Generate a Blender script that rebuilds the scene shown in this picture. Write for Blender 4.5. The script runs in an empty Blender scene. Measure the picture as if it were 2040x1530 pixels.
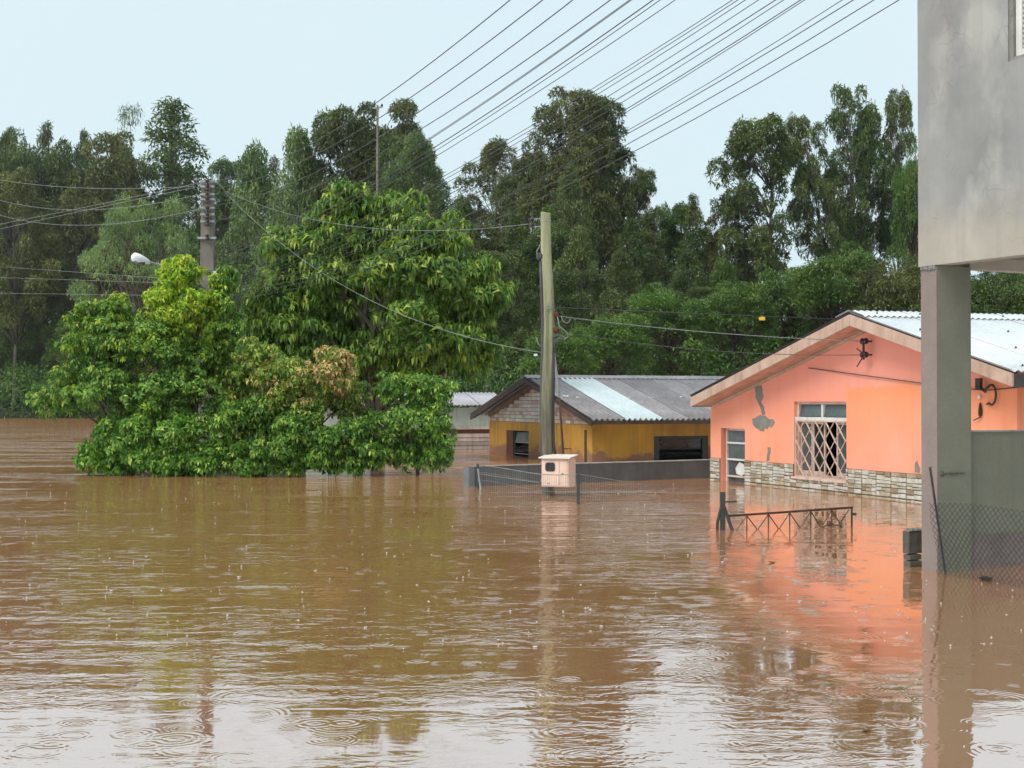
import bpy, math, random
import numpy as np
from mathutils import Vector, Matrix, geometry

random.seed(7)
rng = np.random.default_rng(11)
SC = bpy.context.scene
COL = SC.collection

# ------------------------------------------------------------------ camera
F, CAMZ = 2830.0, 1.6
PITCH = math.atan(35 / F)
cam = bpy.data.cameras.new('camera')
cam.sensor_width = 36
cam.lens = 36 * F / 2040
cam.clip_end = 2000
cam_o = bpy.data.objects.new('camera', cam)
cam_o.location = (0, 0, CAMZ)
cam_o.rotation_euler = (math.pi / 2 + PITCH, 0, 0)
COL.objects.link(cam_o)
SC.camera = cam_o

# ------------------------------------------------------------------ sky, sun, exposure
SUN_DIR = Vector((-0.60, -0.62, 1.05)).normalized()
W = bpy.data.worlds.new('World')
SC.world = W
W.use_nodes = True
nt = W.node_tree
nt.nodes.clear()
wo = nt.nodes.new('ShaderNodeOutputWorld')
bg = nt.nodes.new('ShaderNodeBackground')
sky = nt.nodes.new('ShaderNodeTexSky')
sky.sky_type = 'NISHITA'
sky.sun_disc = False
sky.sun_elevation = math.asin(SUN_DIR.z)
sky.sun_rotation = math.atan2(SUN_DIR.x, SUN_DIR.y)
sky.dust_density = 3
tc = nt.nodes.new('ShaderNodeTexCoord')
cn = nt.nodes.new('ShaderNodeTexNoise')
cn.inputs['Scale'].default_value = 2.2
cn.inputs['Detail'].default_value = 5
ccr = nt.nodes.new('ShaderNodeValToRGB')
ccr.color_ramp.elements[0].position = 0.3
ccr.color_ramp.elements[0].color = (7.0, 8.6, 9.25, 1)
ccr.color_ramp.elements[1].position = 0.7
ccr.color_ramp.elements[1].color = (7.5, 8.9, 9.5, 1)
mx = nt.nodes.new('ShaderNodeMix')
mx.data_type = 'RGBA'
mx.inputs[0].default_value = 0.93
nt.links.new(tc.outputs['Generated'], cn.inputs['Vector'])
nt.links.new(cn.outputs['Fac'], ccr.inputs['Fac'])
nt.links.new(sky.outputs['Color'], mx.inputs[6])
nt.links.new(ccr.outputs['Color'], mx.inputs[7])
nt.links.new(mx.outputs[2], bg.inputs['Color'])
bg.inputs['Strength'].default_value = 0.056
nt.links.new(bg.outputs[0], wo.inputs[0])

sun = bpy.data.lights.new('sun', 'SUN')
sun.energy = 1.5
sun.angle = math.radians(32)
sun.color = (1.0, 0.96, 0.9)
sun_o = bpy.data.objects.new('sun', sun)
sun_o.rotation_euler = SUN_DIR.to_track_quat('Z', 'Y').to_euler()
sun_o.location = SUN_DIR * 60
COL.objects.link(sun_o)

vs = SC.view_settings
vs.view_transform = 'Standard'
vs.look = 'None'
vs.exposure = 0.93
vs.gamma = 1.0
vs.use_curve_mapping = False
SC.cycles.max_bounces = 4
SC.cycles.diffuse_bounces = 2
SC.cycles.glossy_bounces = 2
SC.cycles.use_adaptive_sampling = True
SC.cycles.adaptive_threshold = 0.03
SC.cycles.transparent_max_bounces = 4

# ------------------------------------------------------------------ pixel <-> place helpers
cp, sp = math.cos(PITCH), math.sin(PITCH)
def ray(x, y):
    u, v = x - 1020.0, 765.0 - y
    return u, F * cp - v * sp, F * sp + v * cp
def P(x, y, d):
    r = ray(x, y); k = d / r[1]
    return np.array((r[0] * k, d, CAMZ + r[2] * k))
def onwater(x, y):
    r = ray(x, y); k = -CAMZ / r[2]
    return np.array((r[0] * k, r[1] * k, 0.0))
def px(p):
    x, y, z = p[0], p[1], p[2] - CAMZ
    yy = y * cp + z * sp; zz = -y * sp + z * cp
    return 1020 + F * x / yy, 765 - F * zz / yy

class Frame:
    """local x along the facade towards near-right, local y into the house, z up from the water"""
    def __init__(s, ox, oy, deg):
        a = math.radians(deg)
        s.o = np.array((ox, oy)); s.ex = np.array((math.sin(a), -math.cos(a))); s.ey = np.array((math.cos(a), math.sin(a)))
        s.rot = math.atan2(s.ex[1], s.ex[0])
    def world(s, x, y, z):
        w = s.o + s.ex * x + s.ey * y
        return np.array((w[0], w[1], z))
    def local(s, p):
        q = np.array(p[:2]) - s.o
        return np.array((q @ s.ex, q @ s.ey, p[2]))
    def hit_y(s, x, y, yl=0.0):           # pixel ray meets the local plane y = yl
        r = ray(x, y); d = np.array(r[:2])
        k = (yl + s.o @ s.ey) / (d @ s.ey)
        return s.local((r[0] * k, r[1] * k, CAMZ + r[2] * k))
    def hit_x(s, x, y, xl=0.0):
        r = ray(x, y); d = np.array(r[:2])
        k = (xl + s.o @ s.ex) / (d @ s.ex)
        return s.local((r[0] * k, r[1] * k, CAMZ + r[2] * k))

# ------------------------------------------------------------------ materials
def rgb(h):
    return tuple(h) + (1.0,)
class NT:
    def __init__(s, name):
        s.m = bpy.data.materials.new(name); s.m.use_nodes = True
        s.t = s.m.node_tree; s.b = s.t.nodes['Principled BSDF']; s.out = s.t.nodes['Material Output']
    def n(s, typ, **kw):
        nd = s.t.nodes.new(typ)
        for k, v in kw.items():
            if k.startswith('i_'):
                nd.inputs[k[2:].replace('_', ' ')].default_value = v
            else:
                setattr(nd, k, v)
        return nd
    def l(s, a, b):
        s.t.links.new(a, b)
    def coord(s, scale=(1, 1, 1), which='Object', loc=(0, 0, 0)):
        c = s.n('ShaderNodeTexCoord'); mp = s.n('ShaderNodeMapping')
        mp.inputs['Scale'].default_value = scale; mp.inputs['Location'].default_value = loc
        s.l(c.outputs[which], mp.inputs['Vector']); return mp.outputs[0]
    def noise(s, scale, detail=5, rough=0.6, vec=None, dist=0.0):
        nd = s.n('ShaderNodeTexNoise'); nd.inputs['Scale'].default_value = scale
        nd.inputs['Detail'].default_value = detail; nd.inputs['Roughness'].default_value = rough
        nd.inputs['Distortion'].default_value = dist
        if vec is not None: s.l(vec, nd.inputs['Vector'])
        return nd.outputs['Fac']
    def ramp(s, fac, stops):
        r = s.n('ShaderNodeValToRGB'); e = r.color_ramp.elements
        while len(e) < len(stops): e.new(0.5)
        for el, (p, c) in zip(e, stops):
            el.position = p; el.color = c if len(c) == 4 else rgb(c)
        s.l(fac, r.inputs['Fac']); return r.outputs['Color']
    def mix(s, fac, a, b, mode='MIX'):
        m = s.n('ShaderNodeMix', data_type='RGBA', blend_type=mode)
        for v, i in ((fac, 0), (a, 6), (b, 7)):
            if isinstance(v, (int, float)): m.inputs[i].default_value = v
            elif isinstance(v, tuple): m.inputs[i].default_value = rgb(v[:3])
            else: s.l(v, m.inputs[i])
        return m.outputs[2]
    def math(s, op, a, b=None, c=None):
        m = s.n('ShaderNodeMath', operation=op)
        for i, v in enumerate((a, b, c)):
            if v is None: continue
            if isinstance(v, (int, float)): m.inputs[i].default_value = v
            else: s.l(v, m.inputs[i])
        return m.outputs[0]
    def bump(s, h, strength=0.3, dist=0.01):
        b = s.n('ShaderNodeBump'); b.inputs['Strength'].default_value = strength; b.inputs['Distance'].default_value = dist
        s.l(h, b.inputs['Height']); s.l(b.outputs[0], s.b.inputs['Normal'])

MATS = {}
def weather(name, c1, c2, scale=3.0, rough=0.75, c3=None, streak=0.5, bump=0.15, lo=0.35, hi=0.68, metal=0.0, fine=40, rnd=0.0, spec=0.3):
    """two tones by cloudy noise, a third in vertical runs, fine grain"""
    if name in MATS: return MATS[name]
    k = NT(name)
    v = k.coord()
    col = k.ramp(k.noise(scale, 6, 0.65, v), [(lo, c1), (hi, c2)])
    if c3 is not None:
        sv = k.coord((7, 7, 0.55))
        col = k.mix(k.ramp(k.noise(1.0, 5, 0.6, sv), [(0.5, (0, 0, 0)), (0.72, (streak,) * 3)]), col, c3)
    g = k.noise(fine, 3, 0.6, v)
    col = k.mix(0.2, col, k.ramp(g, [(0.3, (0.35,) * 3), (0.7, (0.65,) * 3)]), 'OVERLAY')
    if rnd:
        oi = k.n('ShaderNodeObjectInfo')
        hs = k.n('ShaderNodeHueSaturation'); k.l(col, hs.inputs['Color'])
        k.l(k.math('MULTIPLY_ADD', oi.outputs['Random'], rnd * 2, 1 - rnd), hs.inputs['Value'])
        col = hs.outputs['Color']
    k.l(col, k.b.inputs['Base Color'])
    k.b.inputs['Roughness'].default_value = rough
    k.b.inputs['Metallic'].default_value = metal
    k.b.inputs['Specular IOR Level'].default_value = spec
    if bump: k.bump(k.math('ADD', g, k.noise(scale * 3, 4, 0.6, v)), bump, 0.01)
    MATS[name] = k.m
    return k.m

def leafmat(name, dark, mid, light, transl=0.35, rough=0.42):
    k = NT(name)
    at = k.n('ShaderNodeAttribute', attribute_name='tone')
    oi = k.n('ShaderNodeObjectInfo')
    col = k.ramp(at.outputs['Fac'], [(0.0, dark), (0.55, mid), (1.0, light)])
    hs = k.n('ShaderNodeHueSaturation'); k.l(col, hs.inputs['Color'])
    k.l(k.math('MULTIPLY_ADD', oi.outputs['Random'], 0.35, 0.82), hs.inputs['Value'])
    k.l(hs.outputs[0], k.b.inputs['Base Color'])
    k.b.inputs['Roughness'].default_value = rough
    k.b.inputs['Specular IOR Level'].default_value = 0.35
    tr = k.n('ShaderNodeBsdfTranslucent'); k.l(hs.outputs[0], tr.inputs['Color'])
    ms = k.n('ShaderNodeMixShader'); ms.inputs[0].default_value = transl
    k.l(k.b.outputs[0], ms.inputs[1]); k.l(tr.outputs[0], ms.inputs[2]); k.l(ms.outputs[0], k.out.inputs['Surface'])
    return k.m

M_BARK = weather('bark', (0.06, 0.045, 0.035), (0.13, 0.10, 0.075), 4, 0.9, (0.03, 0.03, 0.02), 0.6, 0.5)
M_BARK_PALE = weather('pale_bark', (0.08, 0.068, 0.055), (0.15, 0.13, 0.105), 3, 0.85, (0.05, 0.045, 0.04), 0.7, 0.4)
L_MANGO = leafmat('leaf_mango', (0.04, 0.10, 0.014), (0.125, 0.235, 0.03), (0.44, 0.53, 0.08))
L_GREEN = leafmat('leaf_green', (0.04, 0.12, 0.017), (0.145, 0.31, 0.042), (0.50, 0.66, 0.12))
L_LIME = leafmat('leaf_lime', (0.18, 0.34, 0.022), (0.40, 0.56, 0.04), (0.66, 0.70, 0.08), 0.42)
L_YELLOW = leafmat('leaf_yellowing', (0.09, 0.21, 0.03), (0.27, 0.37, 0.06), (0.62, 0.52, 0.12))
L_SALMON = leafmat('leaf_salmon', (0.58, 0.36, 0.13), (0.74, 0.54, 0.23), (0.78, 0.64, 0.28))
L_DARK = leafmat('leaf_dark', (0.048, 0.084, 0.025), (0.102, 0.155, 0.042), (0.20, 0.25, 0.07))
L_OLIVE = leafmat('leaf_olive', (0.065, 0.088, 0.028), (0.145, 0.165, 0.05), (0.26, 0.25, 0.075))
L_PALE = leafmat('leaf_pale', (0.075, 0.13, 0.042), (0.155, 0.235, 0.072), (0.28, 0.37, 0.11))
L_MID = leafmat('leaf_mid', (0.046, 0.105, 0.022), (0.12, 0.215, 0.04), (0.27, 0.37, 0.07))
L_EUC = leafmat('leaf_eucalyptus', (0.060, 0.088, 0.028), (0.125, 0.165, 0.048), (0.23, 0.25, 0.075))

# ------------------------------------------------------------------ mesh helpers
def mesh_from(name, verts, faces, mat, smooth=False):
    me = bpy.data.meshes.new(name)
    me.from_pydata([tuple(v) for v in verts], [], [tuple(f) for f in faces])
    me.update()
    if mat is not None:
        for m in (mat if isinstance(mat, (list, tuple)) else [mat]): me.materials.append(m)
    if smooth:
        me.polygons.foreach_set('use_smooth', np.ones(len(me.polygons), bool))
    return me

class MB:
    def __init__(s): s.v = []; s.f = []; s.mi = []
    def _add(s, vs, fs, m=0):
        b = len(s.v); s.v += [tuple(map(float, v)) for v in vs]
        s.f += [tuple(b + i for i in f) for f in fs]; s.mi += [m] * len(fs)
        return s
    def box(s, x0, x1, y0, y1, z0, z1, m=0, ch=0.0):
        if ch <= 0:
            vs = [(x, y, z) for x in (x0, x1) for y in (y0, y1) for z in (z0, z1)]
            return s._add(vs, [(0, 1, 3, 2), (4, 6, 7, 5), (0, 4, 5, 1), (2, 3, 7, 6), (0, 2, 6, 4), (1, 5, 7, 3)], m)
        # chamfered towards -y face
        vs = [(x0, y1, z0), (x1, y1, z0), (x1, y1, z1), (x0, y1, z1),
              (x0, y0 + ch, z0), (x1, y0 + ch, z0), (x1, y0 + ch, z1), (x0, y0 + ch, z1),
              (x0 + ch, y0, z0 + ch), (x1 - ch, y0, z0 + ch), (x1 - ch, y0, z1 - ch), (x0 + ch, y0, z1 - ch)]
        fs = [(0, 3, 2, 1), (8, 9, 10, 11)]
        for a, b in ((0, 1), (1, 2), (2, 3), (3, 0)):
            fs += [(a, b, 4 + b, 4 + a), (4 + a, 4 + b, 8 + b, 8 + a)]
        return s._add(vs, fs, m)
    def prism(s, poly, y0, y1, m=0, axis='y'):
        """poly in (u, z); extruded between y0 and y1 (axis x: u is local y)"""
        n = len(poly)
        mk = (lambda u, w, z: (u, w, z)) if axis == 'y' else (lambda u, w, z: (w, u, z))
        vs = [mk(u, y0, z) for u, z in poly] + [mk(u, y1, z) for u, z in poly]
        fs = [tuple(range(n)), tuple(range(2 * n - 1, n - 1, -1))]
        fs += [(i, n + i, n + (i + 1) % n, (i + 1) % n) for i in range(n)]
        return s._add(vs, fs, m)
    def sheet(s, outer, holes, y0, y1, m=0, axis='y'):
        """wall with openings: outline and holes in (u, z), thickness y0..y1"""
        loops = [outer] + holes
        tri = geometry.tessellate_polygon([[Vector((u, z, 0)) for u, z in lp] for lp in loops])
        flat = [p for lp in loops for p in lp]; n = len(flat)
        mk = (lambda u, w, z: (u, w, z)) if axis == 'y' else (lambda u, w, z: (w, u, z))
        vs = [mk(u, y0, z) for u, z in flat] + [mk(u, y1, z) for u, z in flat]
        fs = [tuple(t) for t in tri] + [tuple(n + i for i in reversed(t)) for t in tri]
        b = 0
        for lp in loops:
            k = len(lp)
            fs += [(b + i, b + (i + 1) % k, n + b + (i + 1) % k, n + b + i) for i in range(k)]
            b += k
        return s._add(vs, fs, m)
    def tube(s, pts, r, n=6, m=0, cap=True):
        pts = [Vector(p) for p in pts]; k = len(pts)
        rs = [r] * k if isinstance(r, (int, float)) else list(r)
        vs = []; up = None
        for i, p in enumerate(pts):
            t = (pts[min(i + 1, k - 1)] - pts[max(i - 1, 0)]).normalized()
            if up is None:
                up = t.orthogonal().normalized()
            a = (up - t * up.dot(t)).normalized(); b = t.cross(a); up = a
            vs += [p + (a * math.cos(2 * math.pi * j / n) + b * math.sin(2 * math.pi * j / n)) * rs[i] for j in range(n)]
        fs = [(i * n + j, i * n + (j + 1) % n, (i + 1) * n + (j + 1) % n, (i + 1) * n + j) for i in range(k - 1) for j in range(n)]
        if cap: fs += [tuple(range(n - 1, -1, -1)), tuple(range((k - 1) * n, k * n))]
        return s._add(vs, fs, m)
    def bar(s, a, b, w, h=None, m=0):
        """square bar from a to b"""
        h = h or w
        a, b = Vector(a), Vector(b); t = (b - a).normalized()
        up = Vector((0, 0, 1)) if abs(t.z) < 0.95 else Vector((0, 1, 0))
        x = t.cross(up).normalized() * (w / 2); z = x.cross(t).normalized() * (h / 2)
        vs = [q + sx * x + sz * z for q in (a, b) for sx, sz in ((-1, -1), (1, -1), (1, 1), (-1, 1))]
        return s._add(vs, [(3, 2, 1, 0), (4, 5, 6, 7), (0, 1, 5, 4), (1, 2, 6, 5), (2, 3, 7, 6), (3, 0, 4, 7)], m)
    def lathe(s, c, prof, n=12, axis='z', m=0):
        """prof: list of (r, h) along the axis from c"""
        c = np.array(c, float); vs = []
        for r, h in prof:
            for j in range(n):
                a = 2 * math.pi * j / n; q = (r * math.cos(a), r * math.sin(a), h)
                if axis == 'x': q = (q[2], q[0], q[1])
                if axis == 'y': q = (q[0], q[2], q[1])
                vs.append(c + q)
        k = len(prof)
        fs = [(i * n + j, i * n + (j + 1) % n, (i + 1) * n + (j + 1) % n, (i + 1) * n + j) for i in range(k - 1) for j in range(n)]
        fs += [tuple(range(n - 1, -1, -1)), tuple(range((k - 1) * n, k * n))]
        return s._add(vs, fs, m)
    def mesh(s, name, mat, smooth=False):
        me = mesh_from(name, s.v, s.f, mat, smooth)
        if any(s.mi): me.polygons.foreach_set('material_index', s.mi)
        return me
    def obj(s, name, mat, parent=None, smooth=False, **kw):
        return link(name, s.mesh(name, mat, smooth), parent, **kw)

def link(name, data, parent=None, loc=None, **tags):
    o = bpy.data.objects.new(name, data); COL.objects.link(o)
    if parent is not None: o.parent = parent
    if loc is not None: o.location = tuple(map(float, loc))
    for k, v in tags.items(): o[k] = v
    return o
def thing(name, label, cat, loc=(0, 0, 0), rz=0.0, group=None):
    o = link(name, None, None, loc); o.rotation_euler = (0, 0, rz)
    o.empty_display_size = 0.3
    o['label'] = label; o['category'] = cat
    if group: o['group'] = group
    return o

# leaves in bulk ------------------------------------------------------------
def norm(a):
    return a / np.maximum(np.linalg.norm(a, axis=-1, keepdims=True), 1e-9)
def leaf_arrays(base, dirs, L, Wd, fold=0.25, curve=0.0):
    """kite leaves folded on the midrib; curve > 0 adds a drooping second half"""
    n = len(base)
    L = np.broadcast_to(np.asarray(L, float), (n,))[:, None]; Wd = np.broadcast_to(np.asarray(Wd, float), (n,))[:, None]
    side = norm(np.cross(dirs, np.tile((0, 0, 1.0), (n, 1))) + 1e-4 * rng.normal(size=(n, 3)))
    roll = rng.uniform(-0.8, 0.8, (n, 1))
    nor = np.cross(side, dirs)
    s2 = side * np.cos(roll) + nor * np.sin(roll); nor = np.cross(s2, dirs)
    down = np.array((0, 0, -1.0))
    mid = base + dirs * L * 0.45
    tip = base + norm(dirs + down * curve) * L * (1 - 0.12 * curve)
    l = mid + s2 * Wd * 0.5 + nor * Wd * fold; r = mid - s2 * Wd * 0.5 + nor * Wd * fold
    if curve > 0:
        V = np.stack([base, l, mid, r, tip], 1); FI = np.array([[0, 2, 1], [0, 3, 2], [1, 2, 4], [2, 3, 4]])
    else:
        V = np.stack([base, l, tip, r], 1); FI = np.array([[0, 2, 1], [0, 3, 2]])
    k = V.shape[1]
    faces = (np.arange(n)[:, None, None] * k + FI[None]).reshape(-1, 3)
    return V.reshape(-1, 3), faces, len(FI)
def tri_mesh(name, V, Fc, mat, tone=None):
    me = bpy.data.meshes.new(name)
    me.vertices.add(len(V)); me.vertices.foreach_set('co', V.astype(np.float32).ravel())
    me.loops.add(len(Fc) * 3); me.loops.foreach_set('vertex_index', Fc.astype(np.int32).ravel())
    me.polygons.add(len(Fc)); me.polygons.foreach_set('loop_start', np.arange(0, len(Fc) * 3, 3, dtype=np.int32))
    me.update(calc_edges=True)
    me.materials.append(mat)
    if tone is not None:
        a = me.attributes.new('tone', 'FLOAT', 'FACE'); a.data.foreach_set('value', tone.astype(np.float32))
    return me
def rand_dirs(n):
    return norm(rng.normal(size=(n, 3)))
HAZE = 0.0002

# ================================================================== SETTING: water and hillside
WATER_C1, WATER_C2 = (0.395, 0.172, 0.072), (0.45, 0.215, 0.098)
def water_material():
    k = NT('muddy_flood_water')
    # muddy colour, drifting silt
    silt = k.noise(0.35, 4, 0.6, k.coord((0.5, 1.6, 1)))
    mud = k.ramp(silt, [(0.3, WATER_C1), (0.75, WATER_C2)])
    # rings of the raindrops: one drop to a cell, its age at random
    def rings(cell, wave, amp, seed, rmax, share):
        vo = k.n('ShaderNodeTexVoronoi', voronoi_dimensions='2D', feature='F1')
        vo.inputs['Scale'].default_value = 1.0 / cell
        vo.inputs['Randomness'].default_value = 0.9
        wp = k.n('ShaderNodeTexNoise'); wp.inputs['Scale'].default_value = 5.0; k.l(k.coord(), wp.inputs['Vector'])
        wq = k.n('ShaderNodeVectorMath', operation='MULTIPLY_ADD'); k.l(wp.outputs['Color'], wq.inputs[0])
        wq.inputs[1].default_value = (0.03, 0.03, 0.0); k.l(k.coord((1, 1, 1), loc=(seed * 3.7, seed * 5.3, 0)), wq.inputs[2])
        k.l(wq.outputs[0], vo.inputs['Vector'])
        dist = k.math('MULTIPLY', vo.outputs['Distance'], cell)
        sep = k.n('ShaderNodeSeparateColor'); k.l(vo.outputs['Color'], sep.inputs[0])
        age = sep.outputs[0]
        dd = k.math('SUBTRACT', dist, k.math('MULTIPLY', age, rmax))
        env = k.math('POWER', 2.718, k.math('MULTIPLY', k.math('MULTIPLY', dd, dd), -1.0 / (wave * 1.4) ** 2))
        s = k.math('SINE', k.math('MULTIPLY', dd, 6.283 / wave))
        live = k.math('SUBTRACT', 1.15, age)
        on = k.math('GREATER_THAN', sep.outputs[1], 1 - share)
        return k.math('MULTIPLY', k.math('MULTIPLY', k.math('MULTIPLY', s, env), k.math('MULTIPLY', live, on)), amp)
    h = rings(0.95, 0.046, 0.0008, 1, 0.38, 0.5)
    h = k.math('ADD', h, rings(0.75, 0.042, 0.0007, 6, 0.30, 0.45))
    h = k.math('ADD', h, rings(0.62, 0.036, 0.0007, 2, 0.25, 0.5))
    h = k.math('ADD', h, rings(0.40, 0.030, 0.0008, 3, 0.13, 0.5))
    h = k.math('ADD', h, rings(0.33, 0.028, 0.0007, 7, 0.10, 0.45))
    h = k.math('ADD', h, rings(0.55, 0.050, 0.0022, 9, 0.07, 0.35))
    # wind and current wavelets, in patches; sheltered water beside the houses on the right stays calm
    sx = k.n('ShaderNodeSeparateXYZ'); k.l(k.coord(), sx.inputs[0])
    mr = k.n('ShaderNodeMapRange'); k.l(k.math('SUBTRACT', sx.outputs[0], k.math('MULTIPLY', sx.outputs[1], 0.11)), mr.inputs['Value'])
    mr.inputs['From Min'].default_value = -0.2; mr.inputs['From Max'].default_value = 1.2
    mr.inputs['To Min'].default_value = 1.0; mr.inputs['To Max'].default_value = 0.22
    patch = k.noise(0.30, 4, 0.62, k.coord((0.5, 1.7, 1), loc=(3, 1, 0)))
    pm = k.math('MULTIPLY', k.ramp(patch, [(0.45, (0.03,) * 3), (0.57, (1,) * 3)]), mr.outputs[0])
    def ranged(a, b, lo, hi):
        q = k.n('ShaderNodeMapRange'); k.l(sx.outputs[1], q.inputs['Value'])
        q.inputs['From Min'].default_value = a; q.inputs['From Max'].default_value = b
        q.inputs['To Min'].default_value = lo; q.inputs['To Max'].default_value = hi
        return q.outputs[0]
    chop = k.math('MULTIPLY', k.noise(4.6, 3, 0.6, k.coord((0.9, 1.15, 1)), 0.5), k.math('MULTIPLY', ranged(8, 24, 0.45, 1.9), 0.0135))
    swell = k.math('MULTIPLY', k.noise(1.1, 3, 0.6, k.coord((0.7, 1.3, 1)), 0.4), ranged(20, 50, 0.0, 0.075))
    fine = k.math('MULTIPLY', k.noise(11, 2, 0.5, k.coord((0.7, 1.2, 1)), 0.7), ranged(5, 13, 0.0040, 0.0016))
    pf = k.math('MULTIPLY', k.ramp(k.noise(0.5, 3, 0.6, k.coord((0.6, 1.3, 1), loc=(7, 2, 0))), [(0.40, (0.06,) * 3), (0.58, (1,) * 3)]), mr.outputs[0])
    brk = k.ramp(k.noise(2.6, 3, 0.6, k.coord(loc=(2, 9, 0))), [(0.36, (0.12,) * 3), (0.62, (1,) * 3)])
    h = k.math('MULTIPLY', h, k.math('MULTIPLY', brk, ranged(5.5, 13, 0.5, 1.25)))
    h = k.math('ADD', h, k.math('MULTIPLY', k.math('ADD', chop, swell), pm))
    h = k.math('ADD', h, k.math('MULTIPLY', fine, pf))
    h = k.math('ADD', h, k.math('MULTIPLY', k.noise(1.3, 3, 0.5, k.coord((0.6, 1.4, 1)), 0.3), 0.0012))
    b = k.n('ShaderNodeBump'); b.inputs['Strength'].default_value = 1.0; b.inputs['Distance'].default_value = 1.0
    k.l(h, b.inputs['Height'])
    df = k.n('ShaderNodeBsdfDiffuse'); k.l(mud, df.inputs['Color'])
    gl_ = k.n('ShaderNodeBsdfGlossy'); gl_.inputs['Roughness'].default_value = 0.03; gl_.inputs['Color'].default_value = (1, 1, 1, 1)
    k.l(b.outputs[0], gl_.inputs['Normal']); k.l(b.outputs[0], df.inputs['Normal'])
    lw = k.n('ShaderNodeFresnel'); lw.inputs['IOR'].default_value = 1.9; k.l(b.outputs[0], lw.inputs['Normal'])
    fr = k.n('ShaderNodeMapRange'); k.l(lw.outputs[0], fr.inputs['Value'])
    fr.inputs['From Min'].default_value = 0.1; fr.inputs['From Max'].default_value = 1.0
    fr.inputs['To Min'].default_value = 0.60; fr.inputs['To Max'].default_value = 0.76
    ms = k.n('ShaderNodeMixShader'); k.l(fr.outputs[0], ms.inputs[0]); k.l(df.outputs[0], ms.inputs[1]); k.l(gl_.outputs[0], ms.inputs[2])
    k.l(ms.outputs[0], k.out.inputs['Surface'])
    return k.m
wm = mesh_from('water', [(-260, -25, 0), (260, -25, 0), (260, 320, 0), (-260, 320, 0)], [(0, 1, 2, 3)], water_material())
link('flood_water', wm, kind='structure')
M_MUD = weather('mud', (0.09, 0.06, 0.035), (0.14, 0.095, 0.06), 0.4, 0.95)
link('ground', mesh_from('ground', [(-300, -40, -1.6), (300, -40, -1.6), (300, 340, -1.6), (-300, 340, -1.6)], [(0, 1, 2, 3)], M_MUD), kind='structure')

def bank_d(rt):                      # how far away the shore is, by direction (x / depth)
    t = np.clip((np.asarray(rt, float) + 0.20) / 0.17, 0, 1); t = t * t * (3 - 2 * t)
    return 137 * (1 - t) + 56 * t
def ground_z(x, y):
    e = y - bank_d(x / np.maximum(y, 1.0))
    return np.where(e < 0, np.maximum(-1.7, e * 0.25), np.minimum(e * 0.13, 4 + e * 0.06))
M_FLOOR = weather('forest_floor', (0.018, 0.026, 0.010), (0.04, 0.045, 0.018), 0.5, 0.95, None, 0, 0.6, fine=6)
gx = np.linspace(-170, 170, 90); gy = np.linspace(45, 300, 80)
GX, GY = np.meshgrid(gx, gy)
GZ = ground_z(GX, GY) + rng.normal(0, 0.12, GX.shape)
vv = np.stack([GX, GY, GZ], -1).reshape(-1, 3)
ff = [(r * 90 + c, r * 90 + c + 1, (r + 1) * 90 + c + 1, (r + 1) * 90 + c) for r in range(79) for c in range(89)]
link('hillside', mesh_from('hillside', vv, ff, M_FLOOR, True), kind='structure')

# thin rain haze between here and the wooded slope
hz = NT('rain_haze'); hz.t.nodes.remove(hz.b)
pv = hz.n('ShaderNodeVolumePrincipled'); pv.inputs['Color'].default_value = (0.95, 0.95, 0.94, 1); pv.inputs['Density'].default_value = HAZE
pv.inputs['Anisotropy'].default_value = 0.2
hz.l(pv.outputs[0], hz.out.inputs['Volume'])
if HAZE > 0:
    link('haze', MB().box(-275, 275, -38, 335, -2.7, 48).mesh('haze', hz.m), kind='stuff', label='thin pale rain haze over the whole flooded valley', category='haze')

# ================================================================== corrugated sheets
def corrugated(width, length, period, amp, mat, name, sub=6, rows=2):
    n = int(round(width / period * sub)) + 1
    xs = np.linspace(0, width, n); zs = amp * np.cos(2 * math.pi * xs / period)
    ys = np.linspace(0, length, rows)
    vs = [(x, y, z) for y in ys for x, z in zip(xs, zs)]
    fs = [(r * n + i, r * n + i + 1, (r + 1) * n + i + 1, (r + 1) * n + i) for r in range(rows - 1) for i in range(n - 1)]
    b = len(vs); th = 0.007
    vs += [(x, y, z - th) for x, y, z in vs]
    fs += [tuple(b + q for q in reversed(f)) for f in list(fs)]
    fs += [(i, b + i, b + i + 1, i + 1) for i in range(n - 1)]
    e = (rows - 1) * n
    fs += [(e + i + 1, b + e + i + 1, b + e + i, e + i) for i in range(n - 1)]
    return mesh_from(name, vs, fs, mat, True)
def basis(o, origin, ex, ey):
    ex, ey = Vector(ex).normalized(), Vector(ey).normalized(); ez = ex.cross(ey)
    m = Matrix((ex, ey, ez)).transposed().to_4x4(); m.translation = Vector(origin)
    o.matrix_basis = m
    return o

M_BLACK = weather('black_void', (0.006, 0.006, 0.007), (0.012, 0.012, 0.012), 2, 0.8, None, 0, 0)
M_GLASS = weather('dusty_glass', (0.05, 0.065, 0.065), (0.10, 0.12, 0.12), 2.5, 0.12, (0.16, 0.17, 0.16), 0.3, 0.05, spec=0.6)
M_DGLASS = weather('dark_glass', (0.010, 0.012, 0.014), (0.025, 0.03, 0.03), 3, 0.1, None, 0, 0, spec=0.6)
M_DMETAL = weather('dark_metal', (0.02, 0.022, 0.022), (0.045, 0.045, 0.042), 6, 0.55, (0.10, 0.05, 0.03), 0.4, 0.2)
M_RUST = weather('rusty_iron', (0.035, 0.022, 0.018), (0.09, 0.045, 0.03), 8, 0.8, (0.16, 0.07, 0.03), 0.5, 0.3)
M_CABLE = weather('cable_grey', (0.05, 0.053, 0.055), (0.09, 0.093, 0.092), 3, 0.6, None, 0, 0)
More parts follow.
